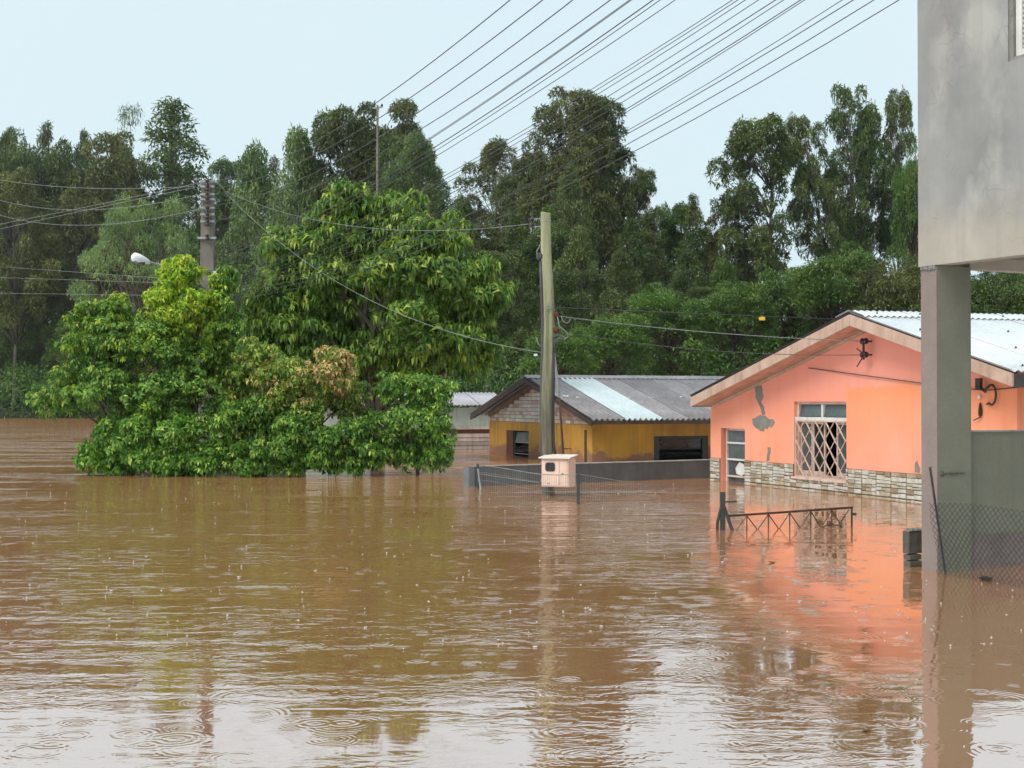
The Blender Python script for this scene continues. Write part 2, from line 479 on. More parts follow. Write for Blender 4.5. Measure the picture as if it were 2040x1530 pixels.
M_WIRE = weather('bare_wire', (0.15, 0.16, 0.15), (0.24, 0.25, 0.24), 3, 0.45, None, 0, 0)
M_GALV = weather('galvanised', (0.24, 0.26, 0.27), (0.36, 0.38, 0.39), 5, 0.45, (0.16, 0.13, 0.10), 0.4, 0.1, metal=0.3)
M_INSUL = weather('insulator_brown', (0.014, 0.009, 0.008), (0.03, 0.018, 0.015), 6, 0.25, None, 0, 0, spec=0.6)
M_WHITE = weather('old_white_paint', (0.55, 0.54, 0.51), (0.70, 0.69, 0.66), 4, 0.5, (0.35, 0.30, 0.24), 0.5, 0.15)

# ================================================================== ORANGE HOUSE
ORANGE = Frame(4.08, 29.2, 19.8)
def orange_paint():
    k = NT('orange_wall_paint')
    v = k.coord()
    base = k.ramp(k.noise(0.55, 4, 0.55, v), [(0.36, (0.81, 0.295, 0.18)), (0.64, (0.84, 0.36, 0.245))])
    # faded pink upper coat, edge wandering
    sx = k.n('ShaderNodeSeparateXYZ'); k.l(v, sx.inputs[0])
    wz_ = k.math('SUBTRACT', sx.outputs[2], 1.3)
    zz = k.math('ADD', wz_, k.math('MULTIPLY', k.math('SUBTRACT', k.noise(0.9, 5, 0.6, v), 0.5), 1.4))
    pk = k.n('ShaderNodeMapRange'); k.l(zz, pk.inputs['Value']); pk.inputs['From Min'].default_value = 1.25; pk.inputs['From Max'].default_value = 2.2
    base = k.mix(pk.outputs[0], base, (0.83, 0.31, 0.235))
    # damp stain from the middle of the wall to the right, ragged upper edge
    zz2 = k.math('ADD', wz_, k.math('MULTIPLY', k.math('SUBTRACT', k.noise(1.6, 5, 0.6, v), 0.5), 0.55))
    xm = k.math('ADD', sx.outputs[0], k.math('MULTIPLY', k.math('SUBTRACT', k.noise(2.0, 4, 0.6, v), 0.5), 0.6))
    k2 = k.n('ShaderNodeMapRange'); k.l(zz2, k2.inputs['Value']); k2.inputs['From Min'].default_value = 1.92; k2.inputs['From Max'].default_value = 1.82
    k3 = k.n('ShaderNodeMapRange'); k.l(zz2, k3.inputs['Value']); k3.inputs['From Min'].default_value = 0.75; k3.inputs['From Max'].default_value = 1.75
    k4 = k.n('ShaderNodeMapRange'); k.l(xm, k4.inputs['Value']); k4.inputs['From Min'].default_value = 4.85; k4.inputs['From Max'].default_value = 5.1
    stain = k.math('MULTIPLY', k.math('MULTIPLY', k2.outputs[0], k3.outputs[0]), k4.outputs[0])
    base = k.mix(k.math('MULTIPLY', stain, 0.7), base, (0.86, 0.28, 0.11))
    runs = k.ramp(k.noise(1.0, 4, 0.6, k.coord((5, 5, 0.35))), [(0.52, (0,) * 3), (0.75, (0.35,) * 3)])
    base = k.mix(runs, base, (0.72, 0.20, 0.09))
    dirt = k.ramp(k.noise(6, 6, 0.7, v), [(0.62, (0,) * 3), (0.78, (0.25,) * 3)])
    base = k.mix(dirt, base, (0.45, 0.2, 0.12))
    k.l(base, k.b.inputs['Base Color']); k.b.inputs['Roughness'].default_value = 0.75
    k.b.inputs['Specular IOR Level'].default_value = 0.2
    k.bump(k.math('ADD', k.noise(60, 4, 0.6, v), k.noise(5, 3, 0.6, v)), 0.18, 0.006)
    return k.m
M_ORANGE = orange_paint()
M_FASCIA = weather('fascia_pink_wood', (0.42, 0.28, 0.21), (0.55, 0.39, 0.31), 3, 0.7, (0.24, 0.15, 0.10), 0.55, 0.25)
M_SOFFIT = weather('soffit_wood', (0.40, 0.20, 0.13), (0.52, 0.28, 0.19), 4, 0.75, (0.2, 0.10, 0.06), 0.5, 0.2, rnd=0.12)
M_ZINC = weather('pale_zinc_roof', (0.62, 0.66, 0.68), (0.74, 0.78, 0.80), 1.2, 0.42, (0.42, 0.42, 0.42), 0.25, 0.03, metal=0.15, rnd=0.05)
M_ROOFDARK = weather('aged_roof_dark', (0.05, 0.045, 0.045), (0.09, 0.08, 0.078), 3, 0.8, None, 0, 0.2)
M_PINKFRAME = weather('pinkish_frame_paint', (0.50, 0.34, 0.27), (0.66, 0.50, 0.42), 6, 0.6, (0.25, 0.13, 0.09), 0.5, 0.2)
M_STONE = [weather('tile_stone_pale', (0.42, 0.39, 0.33), (0.58, 0.55, 0.48), 9, 0.6, (0.22, 0.19, 0.15), 0.4, 0.4),
           weather('tile_stone_tan', (0.33, 0.27, 0.19), (0.45, 0.38, 0.28), 9, 0.6, (0.2, 0.15, 0.1), 0.4, 0.4),
           weather('tile_stone_brown', (0.24, 0.165, 0.10), (0.33, 0.23, 0.145), 9, 0.6, (0.1, 0.07, 0.05), 0.4, 0.4),
           weather('tile_joint', (0.09, 0.075, 0.06), (0.14, 0.115, 0.09), 9, 0.8)]
M_MORTAR = weather('bare_grey_mortar', (0.17, 0.165, 0.15), (0.26, 0.25, 0.23), 5, 0.95, (0.12, 0.11, 0.1), 0.4, 0.6)
M_MAROON = weather('maroon_wood', (0.09, 0.025, 0.016), (0.13, 0.04, 0.025), 4, 0.7, (0.05, 0.02, 0.015), 0.5, 0.2)

house = thing('orange_house', 'orange plastered house with pale corrugated roof and stone tile plinth', 'house',
              ORANGE.world(0, 0, -1.3), ORANGE.rot)
ZB = 1.3                                   # local z of the water surface in a house frame
def zl(z): return z + ZB
XA, ZA, XL, ZLf, XR, ZR = 5.83, 3.08, 0.05, 1.715, 9.85, 2.03     # roof line (top of sheet)
def roof_z(x): return ZLf + (ZA - ZLf) * (x - XL) / (XA - XL) if x < XA else ZA + (ZR - ZA) * (x - XA) / (XR - XA)
win_big = [ORANGE.hit_y(1582, 800), ORANGE.hit_y(1686, 801)]
bx0, bx1, bz0, bz1 = win_big[0][0], win_big[1][0], 0.235, 1.60
sx0, sx1, sz0, sz1 = ORANGE.hit_y(1436, 860)[0], ORANGE.hit_y(1484, 860)[0], -0.25, 1.066
WR = 9.36
wallp = [(0, -ZB), (WR, -ZB), (WR, roof_z(WR) - 0.12), (XA, ZA - 0.12), (0, roof_z(0) - 0.1)]
holes = [[(bx0, bz0), (bx1, bz0), (bx1, bz1), (bx0, bz1)], [(sx0, sz0), (sx1, sz0), (sx1, sz1), (sx0, sz1)]]
sh = lambda pl: [(u, zl(z)) for u, z in pl]
MB().sheet(sh(wallp), [sh(h) for h in holes], 0, 0.16).obj('front_wall', M_ORANGE, house)
b = MB(); b.box(WR - 0.16, WR, 0.163, 7.2, 0, zl(roof_z(WR) - 0.12)); b.obj('side_wall', M_MAROON, house)
MB().box(0, 0.16, 0.163, 7.2, 0, zl(roof_z(0) - 0.12)).obj('side_wall', M_ORANGE, house)
MB().sheet(sh(wallp), [], 7.203, 7.36).obj('back_wall', M_ORANGE, house)
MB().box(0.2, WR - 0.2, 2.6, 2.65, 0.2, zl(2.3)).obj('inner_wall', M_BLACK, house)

# plinth of stone-pattern tiles
def stones(b, x0, x1, z0, z1, y, r):
    """irregular coursed stones filling a rectangle, by random splits"""
    w, h = x1 - x0, z1 - z0
    if w > 0.25 or h > 0.10 or (w > 0.17 and h > 0.08 and r.random() < 0.3):
        if w / 2.6 > h: 
            c = x0 + w * r.uniform(0.32, 0.68); stones(b, x0, c, z0, z1, y, r); stones(b, c, x1, z0, z1, y, r)
        else:
            c = z0 + h * r.uniform(0.32, 0.68); stones(b, x0, x1, z0, c, y, r); stones(b, x0, x1, c, z1, y, r)
        return
    g = 0.0045; j = lambda: r.uniform(-0.005, 0.005)
    q = [(x0 + g + j(), z0 + g + j()), (x1 - g + j(), z0 + g + j()), (x1 - g + j(), z1 - g + j()), (x0 + g + j(), z1 - g + j())]
    cx, cz = sum(p[0] for p in q) / 4, sum(p[1] for p in q) / 4
    dep = r.uniform(0.012, 0.026); m = r.choice((0, 0, 0, 0, 0, 1, 1, 2))
    ring = lambda f, yy: [(cx + (p[0] - cx) * f, yy, cz + (p[1] - cz) * f) for p in q]
    vs = ring(1, y) + ring(0.97, y - dep * 0.6) + ring(0.72, y - dep)
    fs = [(8, 9, 10, 11)] + [(o + a, o + (a + 1) % 4, o + 4 + (a + 1) % 4, o + 4 + a) for o in (0, 4) for a in range(4)]
    b._add(vs, fs, m)
def tile_mesh(seed):
    r = random.Random(seed); T = 0.42; b = MB()
    b.box(0.004, T - 0.004, 0.004, 0.016, 0.004, T - 0.004, 3)
    stones(b, 0.005, T - 0.005, 0.005, T - 0.005, 0.006, r)
    return b.mesh('stone_tile', M_STONE)
TILES = [tile_mesh(s) for s in range(6)]
pl = MB().box(0.02, WR - 0.02, -0.010, -0.002, 0.1, zl(0.44)).obj('plinth_backing', M_STONE[3], house) if False else None
T = 0.42
for rrow, ztop in enumerate((0.45, 0.03)):
    nx = int(WR / T)
    for i in range(nx):
        x0 = 0.012 + i * T
        if x0 + T > sx0 - 0.02 and x0 < sx1 + 0.02: continue
        if rrow == 0 and x0 + T > bx0 + 0.02 and x0 < bx1 - 0.02: continue
        o = link('stone_tile', TILES[(i * 5 + rrow * 3 + (i // 4)) % 6], house, (x0, -0.020, zl(ztop - T)))
# cut tile pieces that fill under the tall window and beside both windows
def cut_tile(x0, x1, z0, z1, seed):
    r = random.Random(seed); b = MB(); b.box(x0, x1, -0.016, -0.002, zl(z0), zl(z1), 3)
    stones(b, x0 + 0.003, x1 - 0.003, zl(z0) + 0.003, zl(z1) - 0.003, -0.014, r)
    b.obj('stone_tile', M_STONE, house)
xa = 0.012 + T * math.floor((bx0 + 0.02 - 0.012) / T)
x = xa
while x < bx1 - 0.02:
    a_, b_ = x, x + T
    if a_ < bx0 - 0.03: cut_tile(a_, bx0 - 0.004, 0.235, 0.45, int(x * 100))
    if b_ > bx1 + 0.03: cut_tile(bx1 + 0.004, b_, 0.235, 0.45, int(x * 101))
    cut_tile(a_, b_, 0.034, 0.225, int(x * 103))
    x += T
cut_tile(0.012, sx0 - 0.012, 0.034, 0.45, 5); cut_tile(0.012, sx0 - 0.012, -0.35, 0.03, 6)
xe = 0.012 + T * math.ceil((sx1 + 0.02 - 0.012) / T)
if xe - sx1 > 0.05:
    cut_tile(sx1 + 0.012, xe - 0.004, 0.034, 0.45, 7); cut_tile(sx1 + 0.012, xe - 0.004, -0.35, 0.03, 8)

# tall window: transom lights, sashes, lattice grille
win = MB()
for (x0, x1, z0, z1) in ((bx0, bx0 + 0.07, bz0, bz1), (bx1 - 0.07, bx1, bz0, bz1), (bx0 + 0.07, bx1 - 0.07, bz1 - 0.05, bz1), (bx0 + 0.07, bx1 - 0.07, bz0, bz0 + 0.05)):
    win.box(x0, x1, 0.06, 0.14, zl(z0), zl(z1))
tw = win.obj('tall_window', M_PINKFRAME, house)
ztb = 1.285
MB().box(bx0 + 0.003, bx1 - 0.003, 0.02, 0.10, zl(ztb - 0.035), zl(ztb + 0.035)).obj('transom_bar', M_WHITE, tw)
xm = (bx0 + bx1) / 2
for i, (p0, p1) in enumerate(((bx0 + 0.075, xm - 0.03), (xm + 0.03, bx1 - 0.075))):
    o = link('transom_pane', MB().box(0, p1 - p0, 0, 0.008, 0, 0.26).mesh('transom_pane', M_GLASS), tw, (p0, 0.07, zl(ztb + 0.045)))
    o.rotation_euler = (-0.22, 0, 0)
MB().box(xm - 0.025, xm + 0.025, 0.055, 0.12, zl(ztb + 0.036), zl(bz1 - 0.051)).obj('mullion', M_WHITE, tw)
sw = (bx1 - bx0 - 0.14) / 4
for i in range(4):
    if i == 2: continue
    x0 = bx0 + 0.07 + i * sw + (0.02 if i == 1 else 0)
    fr = MB()
    for q in ((x0, x0 + 0.035), (x0 + sw - 0.035, x0 + sw)): fr.box(q[0], q[1], 0.10, 0.13, zl(bz0 + 0.05), zl(ztb - 0.04))
    fr.box(x0 + 0.035, x0 + sw - 0.035, 0.10, 0.13, zl(bz0 + 0.05), zl(bz0 + 0.11)); fr.box(x0 + 0.035, x0 + sw - 0.035, 0.10, 0.13, zl(ztb - 0.09), zl(ztb - 0.04))
    fr.obj('sash', M_PINKFRAME, tw)
    MB().box(x0 + 0.036, x0 + sw - 0.036, 0.112, 0.118, zl(bz0 + 0.111), zl(ztb - 0.091)).obj('sash_pane', M_GLASS if i != 1 else M_DGLASS, tw)
# lattice bars
gz0, gz1, gx0, gx1 = bz0 + 0.02, ztb - 0.045, bx0 + 0.05, bx1 - 0.02
stepx = (gx1 - gx0) / 5.0; slope = 2.0 * 0.33 / stepx * 0.5
def clip_bar(xs, sgn):
    """bar through (xs, top) going down with sgn, clipped to the opening"""
    pts = []
    hgt = gz1 - gz0; run = hgt / 1.08
    a, c = (xs, gz1), (xs + sgn * run, gz0)
    t0, t1 = 0.0, 1.0
    dx = c[0] - a[0]
    for lim, s_ in ((gx0, 1), (gx1, -1)):
        fa, fc = s_ * (a[0] - lim), s_ * (c[0] - lim)
        if fa < 0 and fc < 0: return None
        if fa < 0: t0 = max(t0, fa / (fa - fc))
        if fc < 0: t1 = min(t1, fa / (fa - fc))
    if t1 - t0 < 0.03: return None
    return [(a[0] + dx * t, gz1 - hgt * t) for t in (t0, t1)]
gr = MB().bar((gx0, 0.012, zl(gz0 - 0.015)), (gx1, 0.012, zl(gz0 - 0.015)), 0.03).bar((gx0, 0.012, zl(gz1 + 0.01)), (gx1, 0.012, zl(gz1 + 0.01)), 0.022)
gr.bar((gx0 - 0.012, 0.012, zl(gz0)), (gx0 - 0.012, 0.012, zl(gz1)), 0.02)
grille = gr.obj('grille', M_PINKFRAME, tw)
for sgn, yy, wd in ((1, 0.0, 0.019), (-1, 0.022, 0.013)):
    for q in range(-5, 13):
        c = clip_bar(gx0 + 0.02 + q * stepx + (0 if sgn > 0 else stepx * 0.72), sgn)
        if c: MB().bar((c[0][0], yy, zl(c[0][1])), (c[1][0], yy, zl(c[1][1])), wd).obj('grille_bar', M_PINKFRAME, tw)
# sill
MB().box(bx0 - 0.04, bx1 + 0.05, -0.05, 0.058, zl(bz0 - 0.045), zl(bz0 - 0.004)).obj('window_sill', M_PINKFRAME, tw)

# small flooded window
w2 = MB(); w2.box(sx0 + 0.12, sx0 + 0.17, 0.05, 0.12, zl(sz0), zl(sz1)); w2.box(sx1 - 0.045, sx1 - 0.002, 0.05, 0.12, zl(sz0), zl(sz1))
w2.box(sx0 + 0.17, sx1 - 0.045, 0.05, 0.12, zl(sz1 - 0.045), zl(sz1 - 0.002))
sw_o = w2.obj('small_window', M_PINKFRAME, house)
for z in (0.775, 0.445, 0.11):
    MB().box(sx0 + 0.171, sx1 - 0.046, 0.045, 0.10, zl(z - 0.017), zl(z + 0.017)).obj('glazing_bar', M_WHITE if z > 0.2 else M_PINKFRAME, sw_o)
for z0, z1 in ((0.793, 1.02), (0.463, 0.757), (0.128, 0.427), (-0.2, 0.092)):
    MB().box(sx0 + 0.171, sx1 - 0.046, 0.085, 0.092, zl(z0), zl(z1)).obj('pane', M_GLASS, sw_o)
MB().prism([(sx0 + 0.50, zl(0.16)), (sx0 + 0.72, zl(0.13)), (sx0 + 0.84, zl(0.19)), (sx0 + 0.80, zl(0.36)), (sx0 + 0.62, zl(0.40)), (sx0 + 0.46, zl(0.27))], 0.079, 0.0835).obj('paper_scrap', M_WHITE, sw_o)

# bare mortar where the plaster fell off (outline traced on the wall plane)
def wall_patch(name, pts, frame, parent, mat, y0=-0.006, zoff=ZB):
    rr_ = random.Random(int(pts[0][0])); fine_ = []
    for (ax_, ay_), (bx_2, by_2) in zip(pts, pts[1:] + pts[:1]):
        for t_ in (0, 0.33, 0.67):
            fine_.append((ax_ + (bx_2 - ax_) * t_ + rr_.uniform(-0.9, 0.9), ay_ + (by_2 - ay_) * t_ + rr_.uniform(-0.9, 0.9)))
    q = [frame.hit_y(x, y) for x, y in fine_]
    return MB().prism([(p[0], p[2] + zoff) for p in q][::-1], y0, 0.0015).obj(name, mat, parent)
wall_patch('fallen_plaster', [(1504, 770), (1517, 768), (1521, 790), (1517, 800), (1522, 812), (1525, 826), (1519, 827), (1513, 808), (1507, 795), (1505, 784)], ORANGE, house, M_MORTAR)
wall_patch('fallen_plaster', [(1499, 834), (1506, 832), (1514, 827), (1520, 827.5), (1526, 829), (1530, 835), (1541, 836), (1543, 842), (1538, 852), (1532, 850), (1529, 854), (1524, 853), (1521, 859), (1514, 858), (1507, 852), (1500, 846)], ORANGE, house, M_MORTAR)
wall_patch('fallen_plaster', [(1530, 892), (1535, 890), (1535, 903), (1533, 917), (1528, 917), (1529, 905)], ORANGE, house, M_MORTAR)
wall_patch('fallen_plaster', [(1824, 922), (1828, 918), (1833, 934), (1832, 942), (1823, 941)], ORANGE, house, M_MORTAR)

# roof
roof = link('roof', None, house); roof.empty_display_size = 0.2
OH = 0.5
def slope_sheets(xr, zr, xe, ze, y0, n, wdt, mat, period, amp, parent, name='roof_sheet', special=None, over=0.0):
    L = math.hypot(xe - xr, ze - zr)
    me = corrugated(wdt + period, L, period, amp, mat, name)
    sgn = 1 if xe > xr else -1
    ed = ((xe - xr) / L, 0, (ze - zr) / L)
    out = []
    for i in range(n):
        # sheet local x runs along +y of the house for one slope, -y for the other, so that normals point up
        org = (xr, y0 + i * wdt + (0 if sgn < 0 else wdt + period), zl(zr) + 0.004 * (i % 2))
        o = link(name, me, parent)
        basis(o, org, (0, 1, 0) if sgn < 0 else (0, -1, 0), ed)
        out.append(o)
    return out
slope_sheets(XA, ZA, XR, ZR, -OH, 8, 0.96, M_ZINC, 0.12, 0.017, roof)
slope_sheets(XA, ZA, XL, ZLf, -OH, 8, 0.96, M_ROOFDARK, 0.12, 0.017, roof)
cap = corrugated(0.96 + 0.12, 0.42, 0.12, 0.017, M_ZINC, 'ridge_cap')
for i in range(8):
    for (xe, ze, sg) in ((XR, ZR, 1), (XL, ZLf, -1)):
        L = math.hypot(xe - XA, ze - ZA); o = link('ridge_cap', cap, roof)
        basis(o, (XA, -OH + i * 0.96 + (1.08 if sg > 0 else 0), zl(ZA) + 0.028 + 0.004 * (i % 2)), (0, -sg, 0), ((xe - XA) / L, 0, (ze - ZA) / L))
# screws
scr = MB().lathe((0, 0, 0), [(0.022, 0), (0.022, 0.008), (0.010, 0.012), (0.010, 0.03)], 8).mesh('roof_screw', M_DMETAL)
for i in range(9):
    for t in (0.07, 0.36, 0.66, 0.95):
        x = XA + (XR - XA) * t; o = link('roof_screw', scr, roof, (x, -OH + 0.36 + i * 0.84, zl(roof_z(x)) + (0.046 if t < 0.1 else 0.02)))
# barge boards in front, meeting at the apex
FH = 0.185
def barge(x0, z0, x1, z1, name, y0, y1, hgt, mat, drop=0.035):
    return MB().prism([(x0, zl(z0 - drop)), (x0, zl(z0 - drop - hgt)), (x1, zl(z1 - drop - hgt)), (x1, zl(z1 - drop))], y0, y1).obj(name, mat, roof)
barge(XL, ZLf, XA - 0.006, ZA, 'barge_board', -OH + 0.01, -OH + 0.045, FH, M_FASCIA)
barge(XA + 0.006, ZA, XR, ZR, 'barge_board', -OH + 0.01, -OH + 0.045, FH, M_FASCIA)
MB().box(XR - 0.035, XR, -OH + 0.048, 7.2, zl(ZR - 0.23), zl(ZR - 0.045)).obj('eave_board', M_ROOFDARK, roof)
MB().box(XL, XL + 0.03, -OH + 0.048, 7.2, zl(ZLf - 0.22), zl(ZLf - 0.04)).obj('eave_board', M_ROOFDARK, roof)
# soffit boards under the overhang
nb = 4; bw = (OH - 0.045) / nb
for i in range(nb):
    y0 = -OH + 0.048 + i * bw
    for (x0, z0, x1, z1) in ((XL + 0.035, roof_z(XL + 0.035), XA - 0.004, ZA), (XA + 0.004, ZA, XR - 0.04, roof_z(XR - 0.04))):
        barge(x0, z0, x1, z1, 'soffit_board', y0, y0 + bw - 0.008, 0.014, M_SOFFIT, 0.20)
barge(XL + 0.1, roof_z(XL + 0.1), XA, ZA, 'wall_trim', -0.05, -0.004, 0.045, M_FASCIA, 0.216)
barge(XA, ZA, XR - 0.1, roof_z(XR - 0.1), 'wall_trim', -0.05, -0.004, 0.045, M_FASCIA, 0.216)

# service bracket with two insulators under the apex
q1, q2 = ORANGE.hit_y(1738, 680), ORANGE.hit_y(1738, 707)
br = MB().bar((q1[0] - 0.02, -0.16, q1[2] + ZB + 0.03), (q2[0] - 0.02, -0.16, q2[2] + ZB - 0.08), 0.03)
br.bar((q1[0] - 0.02, -0.16, q1[2] + ZB), (q1[0] - 0.02, -0.002, q1[2] + ZB), 0.025).bar((q2[0] - 0.02, -0.16, q2[2] + ZB), (q2[0] - 0.02, -0.002, q2[2] + ZB), 0.025)
br.bar((q2[0] - 0.02, -0.16, q2[2] + ZB - 0.02), (q2[0] - 0.13, -0.22, q2[2] + ZB - 0.20), 0.016).bar((q2[0] - 0.02, -0.16, q2[2] + ZB + 0.02), (q2[0] - 0.16, -0.2, q2[2] + ZB + 0.11), 0.014)
cb = br.obj('cable_bracket', M_RUST, house)
ins_prof = [(0.02, -0.075), (0.045, -0.07), (0.055, -0.05), (0.032, -0.02), (0.032, 0.02), (0.055, 0.05), (0.045, 0.07), (0.02, 0.075)]
INS = MB().lathe((0, 0, 0), ins_prof, 12).mesh('insulator', M_INSUL, True)
for q in (q1, q2):
    o = link('insulator', INS, cb, (q[0], -0.16, q[2] + ZB)); o.rotation_euler = (0, math.pi / 2, 0)
    MB().tube([(q[0] - 0.1, -0.16, q[2] + ZB), (q[0] + 0.1, -0.16, q[2] + ZB)], 0.010).obj('pin', M_RUST, cb)
# junction gear at the right end
g = ORANGE.hit_y(1964, 765)
fl = MB().box(g[0] - 0.055, g[0] + 0.055, -0.15, -0.10, g[2] + ZB - 0.085, g[2] + ZB + 0.085).obj('floodlight', M_DMETAL, house)
MB().bar((g[0], -0.10, g[2] + ZB - 0.05), (g[0], -0.002, g[2] + ZB - 0.12), 0.03).obj('bracket', M_RUST, fl)
for dx, dz in ((-0.11, 0.055), (-0.12, -0.19)):
    MB().lathe((g[0] + dx, -0.001, g[2] + ZB + dz), [(0.028, 0), (0.034, -0.02), (0.03, -0.035), (0.014, -0.04)], 10, 'y').obj('porcelain_knob', M_WHITE, house)
pts = [(g[0] + 0.02, -0.06, g[2] + ZB - 0.1)] + [(g[0] + 0.20 + 0.10 * math.cos(a), -0.06, g[2] + ZB - 0.16 + 0.15 * math.sin(a)) for a in np.linspace(1.7, -2.2, 10)] + [(g[0] + 0.05, -0.02, g[2] + ZB - 0.3)]
MB().tube(pts, 0.016).obj('conduit_loop', M_DMETAL, house, True)
s_ = ORANGE.hit_y(1956, 815)
MB().lathe((s_[0], -0.03, s_[2] + ZB - 0.12), [(0.006, 0), (0.028, 0.03), (0.03, 0.1), (0.015, 0.2), (0.006, 0.22)], 8).bar((s_[0], -0.03, s_[2] + ZB - 0.12), (s_[0] - 0.13, -0.05, s_[2] + ZB - 0.17), 0.014).obj('hanging_plug', M_RUST, house)
c0, c1, c2 = ORANGE.hit_y(1610, 733, -0.03), ORANGE.hit_y(1840, 764, -0.03), ORANGE.hit_y(1962, 778, -0.03)
c3 = ORANGE.hit_y(2033, 771, -0.03)
MB().tube([(c[0], -0.03, c[2] + ZB) for c in (c0, c1, c2, c3)], 0.009, 6).obj('wall_cable', M_CABLE, house)

# ================================================================== YELLOW HOUSE
YEL = Frame(-0.70, 43.96, 19.8)
def yellow_paint():
    k = NT('yellow_wall_paint'); v = k.coord()
    base = k.ramp(k.noise(0.8, 5, 0.6, v), [(0.35, (0.38, 0.19, 0.03)), (0.65, (0.52, 0.275, 0.04))])
    runs = k.ramp(k.noise(1.0, 5, 0.6, k.coord((4, 4, 0.3))), [(0.42, (0,) * 3), (0.66, (0.75,) * 3)])
    base = k.mix(runs, base, (0.25, 0.13, 0.05))
    sx = k.n('ShaderNodeSeparateXYZ'); k.l(v, sx.inputs[0])
    zz = k.math('ADD', sx.outputs[2], k.math('MULTIPLY', k.math('SUBTRACT', k.noise(1.3, 6, 0.65, v), 0.5), 1.7))
    base = k.mix(k.ramp(k.math('MULTIPLY', zz, 0.4), [(0.60, (0.9,) * 3), (0.655, (0,) * 3)]), base, (0.22, 0.105, 0.075))
    sp_ = k.ramp(k.noise(9, 4, 0.7, v), [(0.66, (0,) * 3), (0.70, (0.8,) * 3)])
    sp_ = k.mix(1.0, sp_, k.ramp(k.math('MULTIPLY', zz, 0.4), [(0.58, (1,) * 3), (0.64, (0,) * 3)]), 'MULTIPLY')
    base = k.mix(sp_, base, (0.5, 0.44, 0.36))
    k.l(base, k.b.inputs['Base Color']); k.b.inputs['Roughness'].default_value = 0.8
    k.b.inputs['Specular IOR Level'].default_value = 0.2
    k.bump(k.noise(30, 4, 0.6, v), 0.25, 0.008)
    return k.m
M_YELLOW = yellow_paint()
M_ASB = weather('grey_fibre_cement_roof', (0.19, 0.176, 0.184), (0.29, 0.272, 0.285), 1.4, 0.45, (0.10, 0.085, 0.085), 0.5, 0.04, rnd=0.22, fine=14)
M_BLUESHEET = weather('pale_blue_roof_sheet', (0.46, 0.54, 0.56), (0.57, 0.64, 0.66), 1.5, 0.5, (0.36, 0.40, 0.41), 0.4, 0.05)
M_DBOARD = weather('dark_stained_board', (0.035, 0.024, 0.019), (0.07, 0.047, 0.037), 5, 0.8, (0.02, 0.015, 0.012), 0.5, 0.3)
M_BBOARD = weather('brown_frieze_board', (0.17, 0.095, 0.06), (0.24, 0.14, 0.09), 5, 0.8, (0.08, 0.05, 0.035), 0.5, 0.3)
M_GTILE = [weather('gable_tile_a', (0.42, 0.40, 0.34), (0.55, 0.53, 0.47), 5, 0.5, (0.3, 0.22, 0.17), 0.6, 0.2, rnd=0.12),
           weather('gable_tile_b', (0.40, 0.27, 0.20), (0.50, 0.40, 0.33), 5, 0.5, (0.3, 0.12, 0.09), 0.6, 0.2, rnd=0.12),
           weather('gable_tile_c', (0.31, 0.15, 0.10), (0.44, 0.27, 0.20), 5, 0.5, (0.25, 0.09, 0.06), 0.6, 0.2, rnd=0.15)]
yh = thing('yellow_house', 'yellow house with grey corrugated roof and one pale blue roof sheet', 'house', YEL.world(0, 0, -1.3), YEL.rot)
WY = 8.1; YA, YZA, YL, YZL, YR, YZR, YOH = 4.2, 2.29, -0.72, 1.19, 8.98, 1.15, 0.4
def yroof(x): return YZL + (YZA - YZL) * (x - YL) / (YA - YL) if x < YA else YZA + (YZR - YZA) * (x - YA) / (YR - YA)
gw0, gw1 = YEL.hit_y(1009, 880)[0], YEL.hit_y(1053, 880)[0]
gwz = YEL.hit_y(1030, 858)[2]
MB().sheet(sh([(0, -ZB), (WY, -ZB), (WY, 1.0), (0, 1.0)]), [sh([(gw0, -0.35), (gw1, -0.35), (gw1, gwz), (gw0, gwz)])], 0, 0.16).obj('gable_wall', M_YELLOW, yh)
MB().prism(sh([(0, 1.002), (WY, 1.002), (WY, yroof(WY) - 0.1), (YA, YZA - 0.1), (0, yroof(0) - 0.1)]), 0.012, 0.16).obj('gable_backing', M_BBOARD, yh)
lw = [YEL.hit_x(1303, 890, WY), YEL.hit_x(1411, 890, WY)]
ly0, ly1 = lw[0][1], lw[1][1]; lz1 = YEL.hit_x(1350, 868.5, WY)[2]; lz0 = -0.1
MB().sheet(sh([(0.163, -ZB), (7.5, -ZB), (7.5, 1.13), (0.163, 1.13)]), [sh([(ly0, lz0), (ly1, lz0), (ly1, lz1), (ly0, lz1)])], WY, WY - 0.16, 0, 'x').obj('long_wall', M_YELLOW, yh)
MB().box(0, 0.16, 0.163, 7.5, 0, zl(1.13)).obj('far_wall', M_YELLOW, yh)
MB().box(0.2, WY - 1.6, 1.5, 7.4, 0.1, zl(1.0)).obj('dark_interior', M_BLACK, yh)
